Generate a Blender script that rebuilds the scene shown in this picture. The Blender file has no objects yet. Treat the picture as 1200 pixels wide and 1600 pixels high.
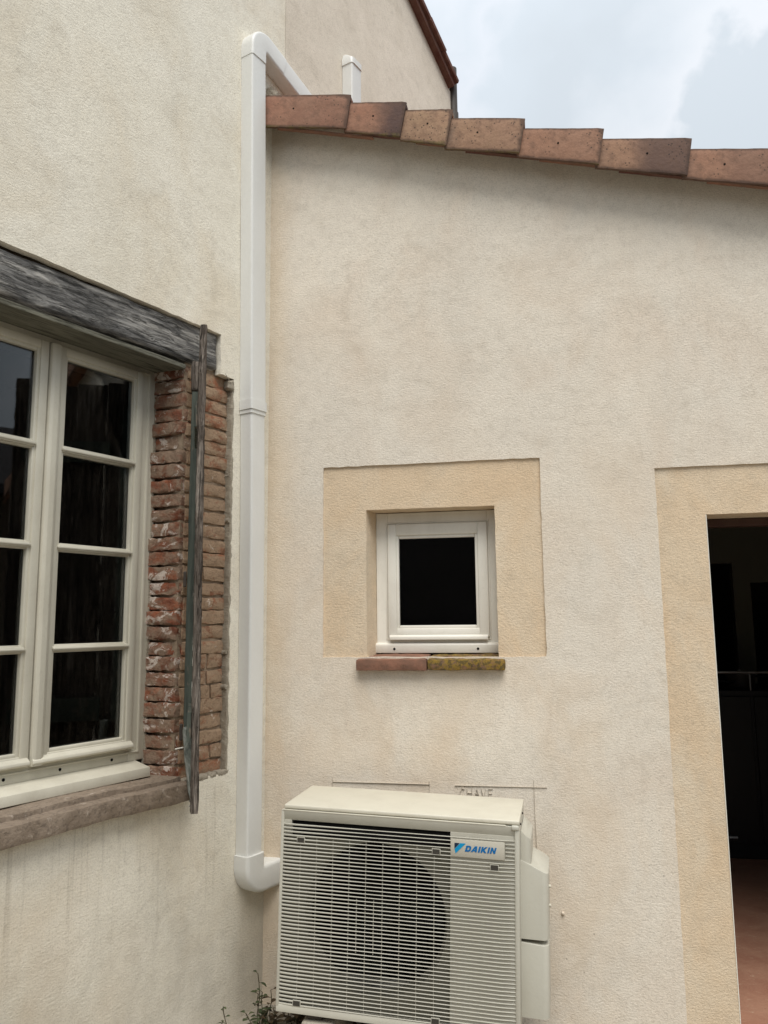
import bpy, bmesh, math, random
from mathutils import Vector, Matrix, noise
random.seed(7)
SC = bpy.context.scene
COL = SC.collection
EYE = 1.60                      # camera height above the yard

# ------------------------------------------------------------------ camera
cam_d = bpy.data.cameras.new('camera'); cam = bpy.data.objects.new('camera', cam_d); COL.objects.link(cam)
RT = Vector((0.98137487, 0.19185152, -0.00981599)); UP = Vector((0.03635825, -0.13532302, 0.99013421)); FW = Vector((-0.18863043, 0.97204973, 0.139778))
m = Matrix.Identity(4)
for i in range(3):
    m[i][0] = RT[i]; m[i][1] = UP[i]; m[i][2] = -FW[i]
m.translation = Vector((1.2077, -3.4, EYE))
cam.matrix_world = m
cam_d.sensor_fit = 'HORIZONTAL'; cam_d.sensor_width = 36; cam_d.lens = 36*1217.74/1200
cam_d.clip_start = 0.05; cam_d.clip_end = 500
SC.camera = cam

# ------------------------------------------------------------------ sky
SUN_EL, SUN_AZ = math.radians(60), math.radians(158)      # azimuth clockwise from +Y
W = bpy.data.worlds.new('World'); SC.world = W; W.use_nodes = True
nt = W.node_tree; nt.nodes.clear()
def wn(t, **k):
    n = nt.nodes.new(t)
    for a, b in k.items(): setattr(n, a, b)
    return n
out = wn('ShaderNodeOutputWorld'); bg = wn('ShaderNodeBackground'); bg.inputs['Strength'].default_value = 0.1
sky = wn('ShaderNodeTexSky', sky_type='NISHITA', sun_disc=False, sun_elevation=SUN_EL, sun_rotation=SUN_AZ)
tc = wn('ShaderNodeTexCoord')
mp = wn('ShaderNodeMapping'); mp.inputs['Scale'].default_value = (1, 1, 1.2); mp.inputs['Location'].default_value = (3.1, 1.7, 0.4)
nz = wn('ShaderNodeTexNoise'); nz.inputs['Scale'].default_value = 3.6; nz.inputs['Detail'].default_value = 6; nz.inputs['Roughness'].default_value = 0.5; nz.inputs['Distortion'].default_value = 0.0
rp = wn('ShaderNodeValToRGB')
E_ = rp.color_ramp.elements
E_[0].position = 0.34; E_[0].color = (5.0, 5.45, 5.85, 1)
E_[1].position = 0.66; E_[1].color = (6.2, 6.5, 6.9, 1)
e = E_.new(0.47); e.color = (5.3, 5.8, 6.25, 1)
e = E_.new(0.515); e.color = (5.9, 6.25, 6.7, 1)
e = E_.new(0.56); e.color = (5.55, 6.0, 6.45, 1)
mx = wn('ShaderNodeMixRGB'); mx.inputs['Fac'].default_value = 0.93
sep = wn('ShaderNodeSeparateXYZ')
zr = wn('ShaderNodeMapRange'); zr.inputs['From Min'].default_value = 0.35; zr.inputs['From Max'].default_value = 1; zr.inputs['To Min'].default_value = 1.0; zr.inputs['To Max'].default_value = 1.5
mul = wn('ShaderNodeVectorMath', operation='SCALE')
L = nt.links.new
# one nearer grey cumulus bank low over the annex roof, with a bright ragged rim
dist = wn('ShaderNodeVectorMath', operation='DISTANCE'); dist.inputs[1].default_value = (0.27, 0.81, 0.47)
n3 = wn('ShaderNodeTexNoise'); n3.inputs['Scale'].default_value = 9; n3.inputs['Detail'].default_value = 8; n3.inputs['Roughness'].default_value = 0.5
ad = wn('ShaderNodeMath', operation='MULTIPLY_ADD'); ad.inputs[1].default_value = 0.22
cr_ = wn('ShaderNodeValToRGB'); c_ = cr_.color_ramp.elements; c_[0].position = 0.232; c_[0].color = (1, 1, 1, 1); c_[1].position = 0.248; c_[1].color = (0, 0, 0, 1)
rr_ = wn('ShaderNodeValToRGB'); c_ = rr_.color_ramp.elements; c_[0].position = 0.24; c_[0].color = (1, 1, 1, 1); c_[1].position = 0.33; c_[1].color = (0, 0, 0, 1)
rim = wn('ShaderNodeMixRGB'); rim.inputs['Color2'].default_value = (6.6, 6.8, 7.1, 1); bank = wn('ShaderNodeMixRGB'); bank.inputs['Color2'].default_value = (4.75, 5.3, 5.75, 1)
nt.links.new(tc.outputs['Generated'], dist.inputs[0]); nt.links.new(tc.outputs['Generated'], n3.inputs['Vector']); nt.links.new(n3.outputs['Fac'], ad.inputs[0]); nt.links.new(dist.outputs['Value'], ad.inputs[2])
nt.links.new(ad.outputs[0], cr_.inputs[0]); nt.links.new(ad.outputs[0], rr_.inputs[0])
L(tc.outputs['Generated'], mp.inputs['Vector']); L(mp.outputs['Vector'], nz.inputs['Vector']); L(nz.outputs['Fac'], rp.inputs['Fac'])
rf_ = wn('ShaderNodeMath', operation='MULTIPLY'); rf_.inputs[1].default_value = 0.8; bf_ = wn('ShaderNodeMath', operation='MULTIPLY'); bf_.inputs[1].default_value = 0.75
L(rr_.outputs[0], rf_.inputs[0]); L(cr_.outputs[0], bf_.inputs[0]); L(rf_.outputs[0], rim.inputs[0]); L(bf_.outputs[0], bank.inputs[0]); L(rp.outputs['Color'], rim.inputs['Color1']); L(rim.outputs[0], bank.inputs['Color1'])
L(sky.outputs['Color'], mx.inputs['Color1']); L(bank.outputs[0], mx.inputs['Color2'])
L(tc.outputs['Generated'], sep.inputs['Vector']); L(sep.outputs['Z'], zr.inputs['Value'])
L(mx.outputs['Color'], mul.inputs[0]); L(zr.outputs['Result'], mul.inputs['Scale'])
L(mul.outputs['Vector'], bg.inputs['Color']); L(bg.outputs['Background'], out.inputs['Surface'])

# ------------------------------------------------------------------ sun behind thin cloud
sd = bpy.data.lights.new('sun', 'SUN'); sd.energy = 2.4; sd.angle = math.radians(38); sd.color = (1.0, 0.96, 0.9)
sun = bpy.data.objects.new('sun', sd); COL.objects.link(sun)
sv = Vector((math.sin(SUN_AZ)*math.cos(SUN_EL), math.cos(SUN_AZ)*math.cos(SUN_EL), math.sin(SUN_EL)))
sun.rotation_euler = sv.to_track_quat('Z', 'Y').to_euler(); sun.location = (6, -8, 12)
SC.view_settings.view_transform = 'Standard'; SC.view_settings.look = 'None'; SC.view_settings.gamma = 1
SC.view_settings.exposure = 0.34; SC.view_settings.use_curve_mapping = False

# ------------------------------------------------------------------ object helpers
def props(o, label=None, cat=None, group=None, kind=None):
    if label: o['label'] = label
    if cat: o['category'] = cat
    if group: o['group'] = group
    if kind: o['kind'] = kind
    return o
def empty(name, label, cat, mw=None, group=None):
    o = bpy.data.objects.new(name, None); COL.objects.link(o); o.empty_display_size = 0.1
    if mw is not None: o.matrix_world = mw
    return props(o, label, cat, group)
def obj(name, bm, mat, parent=None, smooth=None, label=None, loc=None):
    me = bpy.data.meshes.new(name)
    bmesh.ops.recalc_face_normals(bm, faces=bm.faces)
    bm.to_mesh(me); bm.free()
    if smooth is not None:
        if smooth >= 180:
            for p in me.polygons: p.use_smooth = True
        else:
            me.shade_smooth(); 
            me.set_sharp_from_angle(angle=math.radians(smooth))
    me.materials.append(mat)
    o = bpy.data.objects.new(name, me); COL.objects.link(o)
    if parent: o.parent = parent
    if loc: o.location = loc
    if label: o['label'] = label
    return o
def share(src, name, parent, loc=(0, 0, 0), rot=(0, 0, 0), label=None):
    o = bpy.data.objects.new(name, src.data); COL.objects.link(o); o.parent = parent; o.location = loc; o.rotation_euler = rot
    if label: o['label'] = label
    return o
def box(bm, x0, x1, y0, y1, z0, z1, bev=0, seg=2):
    vs = [bm.verts.new((x, y, z)) for x in (x0, x1) for y in (y0, y1) for z in (z0, z1)]
    F = [(0, 1, 3, 2), (4, 6, 7, 5), (0, 4, 5, 1), (2, 3, 7, 6), (0, 2, 6, 4), (1, 5, 7, 3)]
    fs = [bm.faces.new([vs[i] for i in f]) for f in F]
    if bev:
        ed = list({e for f in fs for e in f.edges})
        bmesh.ops.bevel(bm, geom=ed, offset=bev, segments=seg, profile=0.5, affect='EDGES')
    return vs
def BX(*a, **k):
    bm = bmesh.new(); box(bm, *a, **k); return bm
def prism(bm, pts, axis, a, b, bev=0, seg=2):
    """polygon pts (2D) extruded along axis from a to b. axis 'y': pts=(x,z); 'x': (y,z); 'z': (x,y)"""
    def P(p, t):
        return {'y': (p[0], t, p[1]), 'x': (t, p[0], p[1]), 'z': (p[0], p[1], t)}[axis]
    A = [bm.verts.new(P(p, a)) for p in pts]; Bv = [bm.verts.new(P(p, b)) for p in pts]
    n = len(pts); fs = [bm.faces.new(A), bm.faces.new(Bv[::-1])]
    for i in range(n): fs.append(bm.faces.new([A[i], A[(i+1) % n], Bv[(i+1) % n], Bv[i]]))
    if bev:
        ed = list({e for f in fs for e in f.edges})
        bmesh.ops.bevel(bm, geom=ed, offset=bev, segments=seg, profile=0.5, affect='EDGES')
def cyl(bm, p0, p1, r0, r1=None, n=12, caps=True):
    p0 = Vector(p0); p1 = Vector(p1); r1 = r0 if r1 is None else r1
    d = (p1-p0).normalized(); a = d.orthogonal().normalized(); b = d.cross(a)
    A = [bm.verts.new(p0+(a*math.cos(t)+b*math.sin(t))*r0) for t in [2*math.pi*i/n for i in range(n)]]
    Bv = [bm.verts.new(p1+(a*math.cos(t)+b*math.sin(t))*r1) for t in [2*math.pi*i/n for i in range(n)]]
    for i in range(n): bm.faces.new([A[i], A[(i+1) % n], Bv[(i+1) % n], Bv[i]])
    if caps: bm.faces.new(A[::-1]); bm.faces.new(Bv)
def rough(bm, x0, x1, y0, y1, z0, z1, cell=0.012, amp=0.004, freq=30, seed=0, rnd=0.006, warp=None):
    """box with a worn, uneven skin"""
    n = [max(1, int(round((b-a)/cell))) for a, b in ((x0, x1), (y0, y1), (z0, z1))]
    lo = (x0, y0, z0); hi = (x1, y1, z1); V = {}
    def vert(i, j, k):
        key = (i, j, k)
        if key in V: return V[key]
        p = [lo[t]+(hi[t]-lo[t])*key[t]/n[t] for t in range(3)]
        # round the arrises
        c = []
        for t in range(3):
            d = min(p[t]-lo[t], hi[t]-p[t]); c.append(max(0, 1-d/max(rnd, 1e-6)))
        s = sorted(c)[1]
        q = Vector(p); ctr = Vector([(lo[t]+hi[t])/2 for t in range(3)])
        for t in range(3):
            if c[t] > 0: q[t] += (ctr[t] > q[t] and 1 or -1)*rnd*0.45*s
        w = noise.noise_vector(q*freq+Vector((seed*7.3, seed*3.1, -seed*5.7)))*amp + noise.noise_vector(q*freq*3.1+Vector((seed, 5, 9)))*amp*0.4
        q += w
        if warp: q = warp(q)
        V[key] = bm.verts.new(q); return V[key]
    for ax in range(3):
        u, v = [t for t in range(3) if t != ax]
        for side in (0, n[ax]):
            for i in range(n[u]):
                for j in range(n[v]):
                    ks = []
                    for a, b in ((0, 0), (1, 0), (1, 1), (0, 1)):
                        k = [0, 0, 0]; k[ax] = side; k[u] = i+a; k[v] = j+b; ks.append(vert(*k))
                    bm.faces.new(ks)
def sheet(us, vs, inside, place, thick, jit=0.0012, top=None, bow=0.002, jf=40, edgejit=None):
    """wall skin on a (u,v) grid; inside(u,v) says whether a cell is wall; place(u,v,o) -> xyz (o outward). Openings and rim get depth."""
    bm = bmesh.new(); V = {}
    nu, nv = len(us), len(vs)
    cells = {(i, j) for i in range(nu-1) for j in range(nv-1) if inside((us[i]+us[i+1])/2, (vs[j]+vs[j+1])/2)}
    def border(i, j):
        return len([1 for a in (-1, 0) for b in (-1, 0) if (i+a, j+b) in cells]) < 4
    def P(i, j):
        if (i, j) in V: return V[(i, j)]
        u, v = us[i], vs[j]
        if top: v = min(v, 1e9) if v < top[0] else top[0]+(v-top[0])*(top[1](u)-top[0])/(vs[-1]-top[0])
        o = bow*noise.noise(Vector((u*1.7, v*1.7, 3.3)))*2+bow*0.5*noise.noise(Vector((u*6, v*6, 1.3)))
        uu, vv = u, v
        if border(i, j) and 0 < i < nu-1 and 0 < j < nv-1:
            a = edgejit(u, v) if edgejit else jit
            uu += a*noise.noise(Vector((u*jf, v*jf, 7.7)))*2; vv += a*noise.noise(Vector((u*jf, v*jf, 17.7)))*2
        V[(i, j)] = bm.verts.new(place(uu, vv, o)); return V[(i, j)]
    for (i, j) in sorted(cells):
        bm.faces.new([P(i, j), P(i+1, j), P(i+1, j+1), P(i, j+1)])
    be = [e for e in bm.edges if e.is_boundary]
    r = bmesh.ops.extrude_edge_only(bm, edges=be)
    d = Vector(place(0, 0, -thick))-Vector(place(0, 0, 0))
    bmesh.ops.translate(bm, vec=d, verts=[g for g in r['geom'] if isinstance(g, bmesh.types.BMVert)])
    return bm
def breaks(a, b, step, extra):
    xs = sorted(set([a, b]+[x for x in extra if a < x < b])); out = []
    for p, q in zip(xs, xs[1:]):
        n = max(1, int(math.ceil((q-p)/step-1e-6))); out += [p+(q-p)*k/n for k in range(n)]
    return out+[b]

# ------------------------------------------------------------------ materials
class MT:
    def __init__(s, name, rough=0.8, spec=0.3):
        s.m = bpy.data.materials.new(name); s.m.use_nodes = True; s.t = s.m.node_tree; s.t.nodes.clear()
        s.o = s.t.nodes.new('ShaderNodeOutputMaterial'); s.b = s.t.nodes.new('ShaderNodeBsdfPrincipled')
        s.b.inputs['Roughness'].default_value = rough; s.b.inputs['Specular IOR Level'].default_value = spec
        s.t.links.new(s.b.outputs[0], s.o.inputs[0]); s.tc = s.t.nodes.new('ShaderNodeTexCoord')
        s.P = s.tc.outputs['Object']; s.h = None
    def n(s, t, ins=(), **k):
        x = s.t.nodes.new(t)
        for a, b in k.items(): setattr(x, a, b)
        for key, v in dict(ins).items():
            if isinstance(v, bpy.types.NodeSocket): s.t.links.new(v, x.inputs[key])
            else: x.inputs[key].default_value = v
        return x
    def coord(s, sc=(1, 1, 1), loc=(0, 0, 0), rot=(0, 0, 0)):
        return s.n('ShaderNodeMapping', {'Vector': s.P, 'Scale': sc, 'Location': loc, 'Rotation': rot}).outputs[0]
    def noise(s, scale=5, detail=4, rough=0.55, dist=0, sc=(1, 1, 1), loc=(0, 0, 0), rot=(0, 0, 0)):
        return s.n('ShaderNodeTexNoise', {'Vector': s.coord(sc, loc, rot), 'Scale': scale, 'Detail': detail, 'Roughness': rough, 'Distortion': dist}).outputs['Fac']
    def voro(s, scale=20, sc=(1, 1, 1), feat='F1', loc=(0, 0, 0)):
        return s.n('ShaderNodeTexVoronoi', {'Vector': s.coord(sc, loc), 'Scale': scale}, feature=feat).outputs['Distance']
    def ramp(s, f, stops, interp='LINEAR'):
        r = s.t.nodes.new('ShaderNodeValToRGB'); s.t.links.new(f, r.inputs[0]); r.color_ramp.interpolation = interp
        el = r.color_ramp.elements
        while len(el) > 1: el.remove(el[-1])
        for i, (p, c) in enumerate(stops):
            if not hasattr(c, '__len__'): c = (c, c, c)
            e = el[0] if i == 0 else el.new(p)
            e.position = p; e.color = tuple(c)+(1,)
        return r.outputs[0]
    def mix(s, f, a, b, mode='MIX'):
        x = s.t.nodes.new('ShaderNodeMixRGB'); x.blend_type = mode
        for k, v in ((0, f), (1, a), (2, b)):
            if isinstance(v, bpy.types.NodeSocket): s.t.links.new(v, x.inputs[k])
            else: x.inputs[k].default_value = (tuple(v)+(1,)) if hasattr(v, '__len__') else v
        return x.outputs[0]
    def math(s, op, a, b=0.0, clamp=False):
        x = s.t.nodes.new('ShaderNodeMath'); x.operation = op; x.use_clamp = clamp
        for k, v in ((0, a), (1, b)):
            if isinstance(v, bpy.types.NodeSocket): s.t.links.new(v, x.inputs[k])
            else: x.inputs[k].default_value = v
        return x.outputs[0]
    def axis(s, i): return s.n('ShaderNodeSeparateXYZ', {0: s.P}).outputs[i]
    def range(s, v, a, b, c=0.0, d=1.0, smooth=True):
        x = s.n('ShaderNodeMapRange', {'Value': v, 'From Min': a, 'From Max': b, 'To Min': c, 'To Max': d})
        if smooth: x.interpolation_type = 'SMOOTHSTEP'
        return x.outputs[0]
    def color(s, c):
        if isinstance(c, bpy.types.NodeSocket): s.t.links.new(c, s.b.inputs['Base Color'])
        else: s.b.inputs['Base Color'].default_value = tuple(c)+(1,)
        return s
    def bump(s, h, dist=0.003, strength=1.0):
        x = s.t.nodes.new('ShaderNodeBump'); x.inputs['Distance'].default_value = dist; x.inputs['Strength'].default_value = strength
        s.t.links.new(h, x.inputs['Height'])
        if s.h: s.t.links.new(s.h, x.inputs['Normal'])
        s.h = x.outputs[0]; s.t.links.new(s.h, s.b.inputs['Normal']); return s
    def ran(s, a, b):
        r = s.t.nodes.new('ShaderNodeObjectInfo').outputs['Random']; return s.range(r, 0, 1, a, b, False)

def stucco(name, ca, cb, cc, grain=1.0, extra=None):
    """scraped lime render: grain relief, cloudy toning, faint vertical washes"""
    t = MT(name, 0.92, 0.15)
    big = t.noise(1.5, 5, 0.6, 0.5)
    c = t.mix(t.ramp(big, [(0.35, 0), (0.66, 1)]), ca, cb)
    wash = t.noise(2.4, 5, 0.62, 0.6, (1.3, 1.3, 0.8), (1.3, 0, 0))
    c = t.mix(t.ramp(wash, [(0.46, 0), (0.70, 0.8)]), c, cc)
    sm = t.noise(26, 4, 0.65, 0.2)
    tr = t.noise(5.5, 6, 0.7, 1.2, (1, 1, 1.3), (2, 9, 4))
    c = t.mix(t.ramp(tr, [(0.33, 0.16), (0.5, 0.0)]), c, (0.33, 0.28, 0.21))
    c = t.mix(t.ramp(sm, [(0.3, 0.14), (0.52, 0.0)]), c, (0.25, 0.21, 0.16))
    pt = t.noise(1.1, 3, 0.45, 1.5, (1, 1, 1.5), (6, 3, 8)); c = t.mix(t.ramp(pt, [(0.5, 0), (0.54, 0.16)]), c, tuple(min(1, v*1.12) for v in ca))
    fine = t.noise(190, 2, 0.6)
    c = t.mix(t.ramp(fine, [(0.34, 0.22), (0.52, 0.0)]), c, (0.2, 0.17, 0.13))
    pits = t.voro(55, loc=(3, 1, 2)); pm = t.noise(7, 2)
    pitm = t.math('MULTIPLY', t.ramp(pits, [(0.04, 1), (0.09, 0)]), t.ramp(pm, [(0.55, 0), (0.66, 1)]))
    c = t.mix(t.math('MULTIPLY', pitm, 0.55), c, (0.12, 0.1, 0.08))
    if extra: c = extra(t, c)
    t.color(c)
    g1 = t.noise(105, 4, 0.7, 0.25, (0.8, 0.8, 1.2)); g2 = t.noise(230, 3, 0.6)
    h = t.math('ADD', t.math('MULTIPLY', t.ramp(g1, [(0.36, 0), (0.62, 1)]), 0.55), t.math('MULTIPLY', g2, 0.45))
    h = t.math('SUBTRACT', h, pitm)
    lump = t.noise(9, 3, 0.5)
    t.bump(lump, 0.010, 0.25); t.bump(h, 0.0019*grain, 1.0)
    return t.m

def house_extra(t, c):
    s, z = t.axis(0), t.axis(2)
    # rain streaks below the window sill
    k = t.noise(1.0, 5, 0.7, 0.6, (38, 1, 0.9)); k2 = t.noise(1.0, 2, 0.5, 0, (5, 1, 1.2), (7, 0, 0))
    m = t.math('MULTIPLY', t.ramp(k, [(0.54, 0), (0.66, 1)]), t.range(z, 0.3, 0.92))
    m = t.math('MULTIPLY', m, t.range(z, 0.935, 0.955, 1, 0)); m = t.math('MULTIPLY', m, t.ramp(k2, [(0.35, 0.25), (0.6, 1)]))
    m = t.math('MULTIPLY', m, t.range(s, 0.22, 0.3))
    c = t.mix(t.math('MULTIPLY', m, 0.38), c, (0.24, 0.2, 0.14))
    # ochre stain in places low on the wall, greyer towards the foot
    o = t.math('MULTIPLY', t.ramp(t.noise(2.3, 3, 0.5, 0, (1, 1, 1), (4, 2, 0)), [(0.42, 0), (0.62, 1)]), t.range(z, 0.9, 0.4))
    o = t.math('MULTIPLY', o, t.range(s, 0.5, 1.1))
    c = t.mix(t.math('MULTIPLY', o, 0.5), c, (0.52, 0.37, 0.23))
    d = t.math('MULTIPLY', t.ramp(t.noise(3, 4, 0.6, 0, (1.6, 1, 0.5), (2, 0, 1)), [(0.3, 0.2), (0.65, 1)]), t.range(z, 0.75, 0.15))
    c = t.mix(t.math('MULTIPLY', d, 0.5), c, (0.33, 0.3, 0.25))
    return c
def annex_extra(t, c):
    x, z = t.axis(0), t.axis(2)
    a = t.ramp(t.noise(2.0, 4, 0.6, 0.6, (1.4, 1, 0.8), (9, 0, 3)), [(0.42, 0), (0.7, 1)])
    a = t.math('MULTIPLY', a, t.range(z, 2.6, 1.6, 0.25, 1))
    c = t.mix(t.math('MULTIPLY', a, 0.42), c, (0.66, 0.51, 0.35))
    # ochre wash by the corner
    e = t.math('MULTIPLY', t.range(x, 0.17, 0.02), t.ramp(t.noise(3, 3, 0.5, 0, (1, 1, 0.5)), [(0.3, 0.2), (0.6, 1)]))
    c = t.mix(t.math('MULTIPLY', e, 0.4), c, (0.62, 0.48, 0.31))
    # scattered dark splashes low on the right
    v = t.voro(26, loc=(1, 2, 3)); w = t.noise(4, 2, 0.5, 0, (1, 1, 1), (8, 8, 8))
    s = t.math('MULTIPLY', t.ramp(v, [(0.05, 1), (0.10, 0)]), t.ramp(w, [(0.5, 0), (0.6, 1)]))
    s = t.math('MULTIPLY', s, t.range(z, 1.1, 0.7)); c = t.mix(t.math('MULTIPLY', s, 0.7), c, (0.14, 0.11, 0.09))
    return c
M = {}
M['house'] = stucco('house_render', (0.83, 0.785, 0.675), (0.79, 0.74, 0.62), (0.74, 0.665, 0.53), 0.75, house_extra)
M['gable'] = stucco('gable_render', (0.76, 0.685, 0.58), (0.71, 0.64, 0.535), (0.63, 0.56, 0.46), 0.6)
M['annex'] = stucco('annex_render', (0.765, 0.70, 0.60), (0.705, 0.645, 0.555), (0.70, 0.61, 0.505), 0.75, annex_extra)
M['ochre'] = stucco('ochre_render', (0.685, 0.525, 0.355), (0.69, 0.565, 0.41), (0.715, 0.625, 0.49), 0.95)
M['render_edge'] = stucco('broken_render', (0.44, 0.39, 0.31), (0.34, 0.30, 0.235), (0.25, 0.21, 0.16), 2.2)

def mk_mortar():
    t = MT('old_mortar', 0.95, 0.1)
    c = t.mix(t.ramp(t.noise(22, 5, 0.7), [(0.3, 0), (0.7, 1)]), (0.22, 0.16, 0.11), (0.38, 0.30, 0.22))
    t.color(c).bump(t.noise(70, 4, 0.7), 0.006); return t.m
M['mortar'] = mk_mortar()
def mk_brick(name, base, alt, wash, washamt, white):
    t = MT(name, 0.9, 0.15)
    c = t.mix(t.ramp(t.noise(16, 4, 0.6, 0.3), [(0.3, 0), (0.7, 1)]), base, alt)
    hs = t.n('ShaderNodeHueSaturation', {'Color': c, 'Value': t.ran(0.7, 1.2), 'Saturation': 1.0, 'Hue': 0.5}).outputs[0]
    w = t.ramp(t.noise(11, 5, 0.65, 0.6, (1, 1, 1.6), (5, 1, 2)), [(washamt[0], 0), (washamt[1], 1)])
    c = t.mix(w, hs, wash)
    if white:
        e = t.ramp(t.noise(11, 6, 0.68, 1.1, (1, 1, 1.3), (2, 8, 1)), [(white, 0), (white+0.035, 1)])
        c = t.mix(t.math('MULTIPLY', e, 0.85), c, (0.62, 0.54, 0.47))
    c = t.mix(t.ramp(t.noise(90, 3, 0.6), [(0.35, 0.3), (0.5, 0)]), c, (0.09, 0.055, 0.04))
    t.color(c).bump(t.noise(38, 5, 0.7), 0.009).bump(t.noise(160, 3, 0.6), 0.002); return t.m
M['brick_red'] = mk_brick('red_brick', (0.29, 0.10, 0.05), (0.17, 0.065, 0.042), (0.27, 0.19, 0.135), (0.38, 0.56), 0.555)
M['brick_tan'] = mk_brick('mortar_washed_brick', (0.30, 0.11, 0.06), (0.29, 0.16, 0.095), (0.34, 0.24, 0.16), (0.34, 0.48), 0.63)

def mk_wood(name, dark, mid, light, ax=0, crack=True, rough=0.85, st0=14, lim=(0.28, 0.45, 0.68)):
    t = MT(name, rough, 0.15)
    st = [st0]*3; st[ax] = 1.0
    g = t.noise(2.6, 7, 0.68, 1.3, tuple(st)); g2 = t.noise(8, 6, 0.7, 0.6, tuple(st), (3, 3, 3)); b = t.noise(3, 4, 0.6, 0.4, (1, 1, 1), (1, 5, 2))
    c = t.ramp(g, [(lim[0], dark), (lim[1], mid), (lim[2], light)])
    c = t.mix(t.ramp(g2, [(0.36, 0.9), (0.5, 0)]), c, tuple(v*0.3 for v in dark))
    c = t.mix(t.ramp(b, [(0.35, 0.5), (0.6, 0)]), c, dark)
    if crack:
        s2 = [26, 26, 26]; s2[ax] = 0.7
        k = t.noise(1.6, 3, 0.55, 0.9, tuple(s2), (5, 2, 7)); ln = t.ramp(t.math('ABSOLUTE', t.math('SUBTRACT', k, 0.5)), [(0.006, 1), (0.02, 0)])
        wz = t.ramp(t.noise(4, 2), [(0.42, 0.15), (0.58, 1)]); ln = t.math('MULTIPLY', ln, wz)
        c = t.mix(t.math('MULTIPLY', ln, 0.9), c, tuple(v*0.2 for v in dark))
        kn = t.ramp(t.voro(3.1, (1, 1.6, 1.6), loc=(0.3, 0.2, 0.6)), [(0.03, 1), (0.07, 0)]); c = t.mix(t.math('MULTIPLY', kn, 0.8), c, tuple(v*0.4 for v in dark))
    t.color(c); t.bump(t.ramp(g2, [(0.34, 0), (0.55, 1)]), 0.006 if crack else 0.002); t.bump(g, 0.008 if crack else 0.002); return t.m
M['beam'] = mk_wood('weathered_oak', (0.095, 0.093, 0.09), (0.24, 0.235, 0.225), (0.55, 0.53, 0.49), 0, st0=8, lim=(0.30, 0.46, 0.64))
M['beam_under'] = mk_wood('painted_soffit', (0.16, 0.155, 0.12), (0.21, 0.205, 0.16), (0.26, 0.25, 0.2), 0, False)
M['shutter_edge'] = mk_wood('bare_shutter_wood', (0.06, 0.045, 0.035), (0.17, 0.14, 0.115), (0.40, 0.35, 0.30), 2)
def mk_green():
    t = MT('flaking_green_paint', 0.75, 0.25)
    g = t.noise(3, 6, 0.65, 0.8, (14, 14, 1)); p = t.noise(9, 5, 0.7, 0.5, (2, 2, 0.6))
    c = t.ramp(g, [(0.3, (0.04, 0.05, 0.042)), (0.6, (0.10, 0.115, 0.095)), (0.8, (0.2, 0.21, 0.175))])
    c = t.mix(t.ramp(p, [(0.56, 0), (0.62, 1)]), c, (0.2, 0.165, 0.13)); t.color(c).bump(g, 0.003); return t.m
M['green'] = mk_green()
def mk_greypaint():
    t = MT('grey_green_worn_paint', 0.8, 0.2)
    g = t.noise(9, 5, 0.7, 0.8, (3, 3, 1.2)); c = t.ramp(g, [(0.32, (0.07, 0.08, 0.07)), (0.5, (0.2, 0.215, 0.19)), (0.66, (0.42, 0.43, 0.4))])
    t.color(c).bump(g, 0.004); return t.m
M['worn'] = mk_greypaint()

def mk_paint(name, col, rough=0.4, dirt=0.25, dirtcol=(0.28, 0.24, 0.17), spec=0.4):
    t = MT(name, rough, spec)
    d = t.ramp(t.noise(5, 5, 0.6, 0.3, (1.5, 1.5, 0.7)), [(0.45, 0), (0.8, dirt)])
    s = t.ramp(t.noise(120, 3, 0.5), [(0.25, dirt*0.5), (0.4, 0)])
    c = t.mix(d, col, dirtcol); c = t.mix(s, c, dirtcol)
    t.color(c).bump(t.noise(60, 3, 0.5), 0.0006); return t.m
M['pvc'] = mk_paint('cream_window_pvc', (0.62, 0.59, 0.49), 0.38, 0.3)
M['pvc_white'] = mk_paint('white_window_pvc', (0.78, 0.75, 0.67), 0.35, 0.22)
M['duct'] = mk_paint('white_duct_plastic', (0.70, 0.70, 0.67), 0.38, 0.10)
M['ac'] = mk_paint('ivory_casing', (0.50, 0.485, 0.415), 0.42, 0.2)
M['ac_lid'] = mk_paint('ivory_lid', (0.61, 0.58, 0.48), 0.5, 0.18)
M['ac_slat'] = mk_paint('ivory_grille', (0.45, 0.435, 0.37), 0.4, 0.2)
M['ac_back'] = mk_paint('grille_backing', (0.12, 0.115, 0.09), 0.7, 0.2)
M['ac_dark'] = mk_paint('dark_fan_cavity', (0.006, 0.006, 0.006), 0.8, 0.0, spec=0.1)
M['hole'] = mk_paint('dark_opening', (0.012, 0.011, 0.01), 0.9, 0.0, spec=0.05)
M['gasket'] = mk_paint('black_gasket', (0.03, 0.03, 0.03), 0.6, 0.0)
M['blue'] = mk_paint('logo_blue', (0.0, 0.13, 0.36), 0.4, 0.0)
M['cyan'] = mk_paint('logo_cyan', (0.0, 0.27, 0.52), 0.4, 0.0)
M['navy'] = mk_paint('logo_navy', (0.005, 0.02, 0.05), 0.4, 0.0)
M['badge'] = mk_paint('badge_plate', (0.50, 0.475, 0.40), 0.45, 0.1)
M['pencil'] = mk_paint('pencil_line', (0.46, 0.41, 0.34), 0.8, 0.7, (0.62, 0.55, 0.45))
M['clip_dark'] = mk_paint('shadowed_socket', (0.045, 0.04, 0.032), 0.8, 0.0)
M['metal_dark'] = mk_paint('dark_brown_metal', (0.05, 0.04, 0.033), 0.5, 0.2)
M['steel'] = mk_paint('brushed_steel', (0.4, 0.4, 0.4), 0.3, 0.05); M['steel'].node_tree.nodes['Principled BSDF'].inputs['Metallic'].default_value = 0.8
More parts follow.
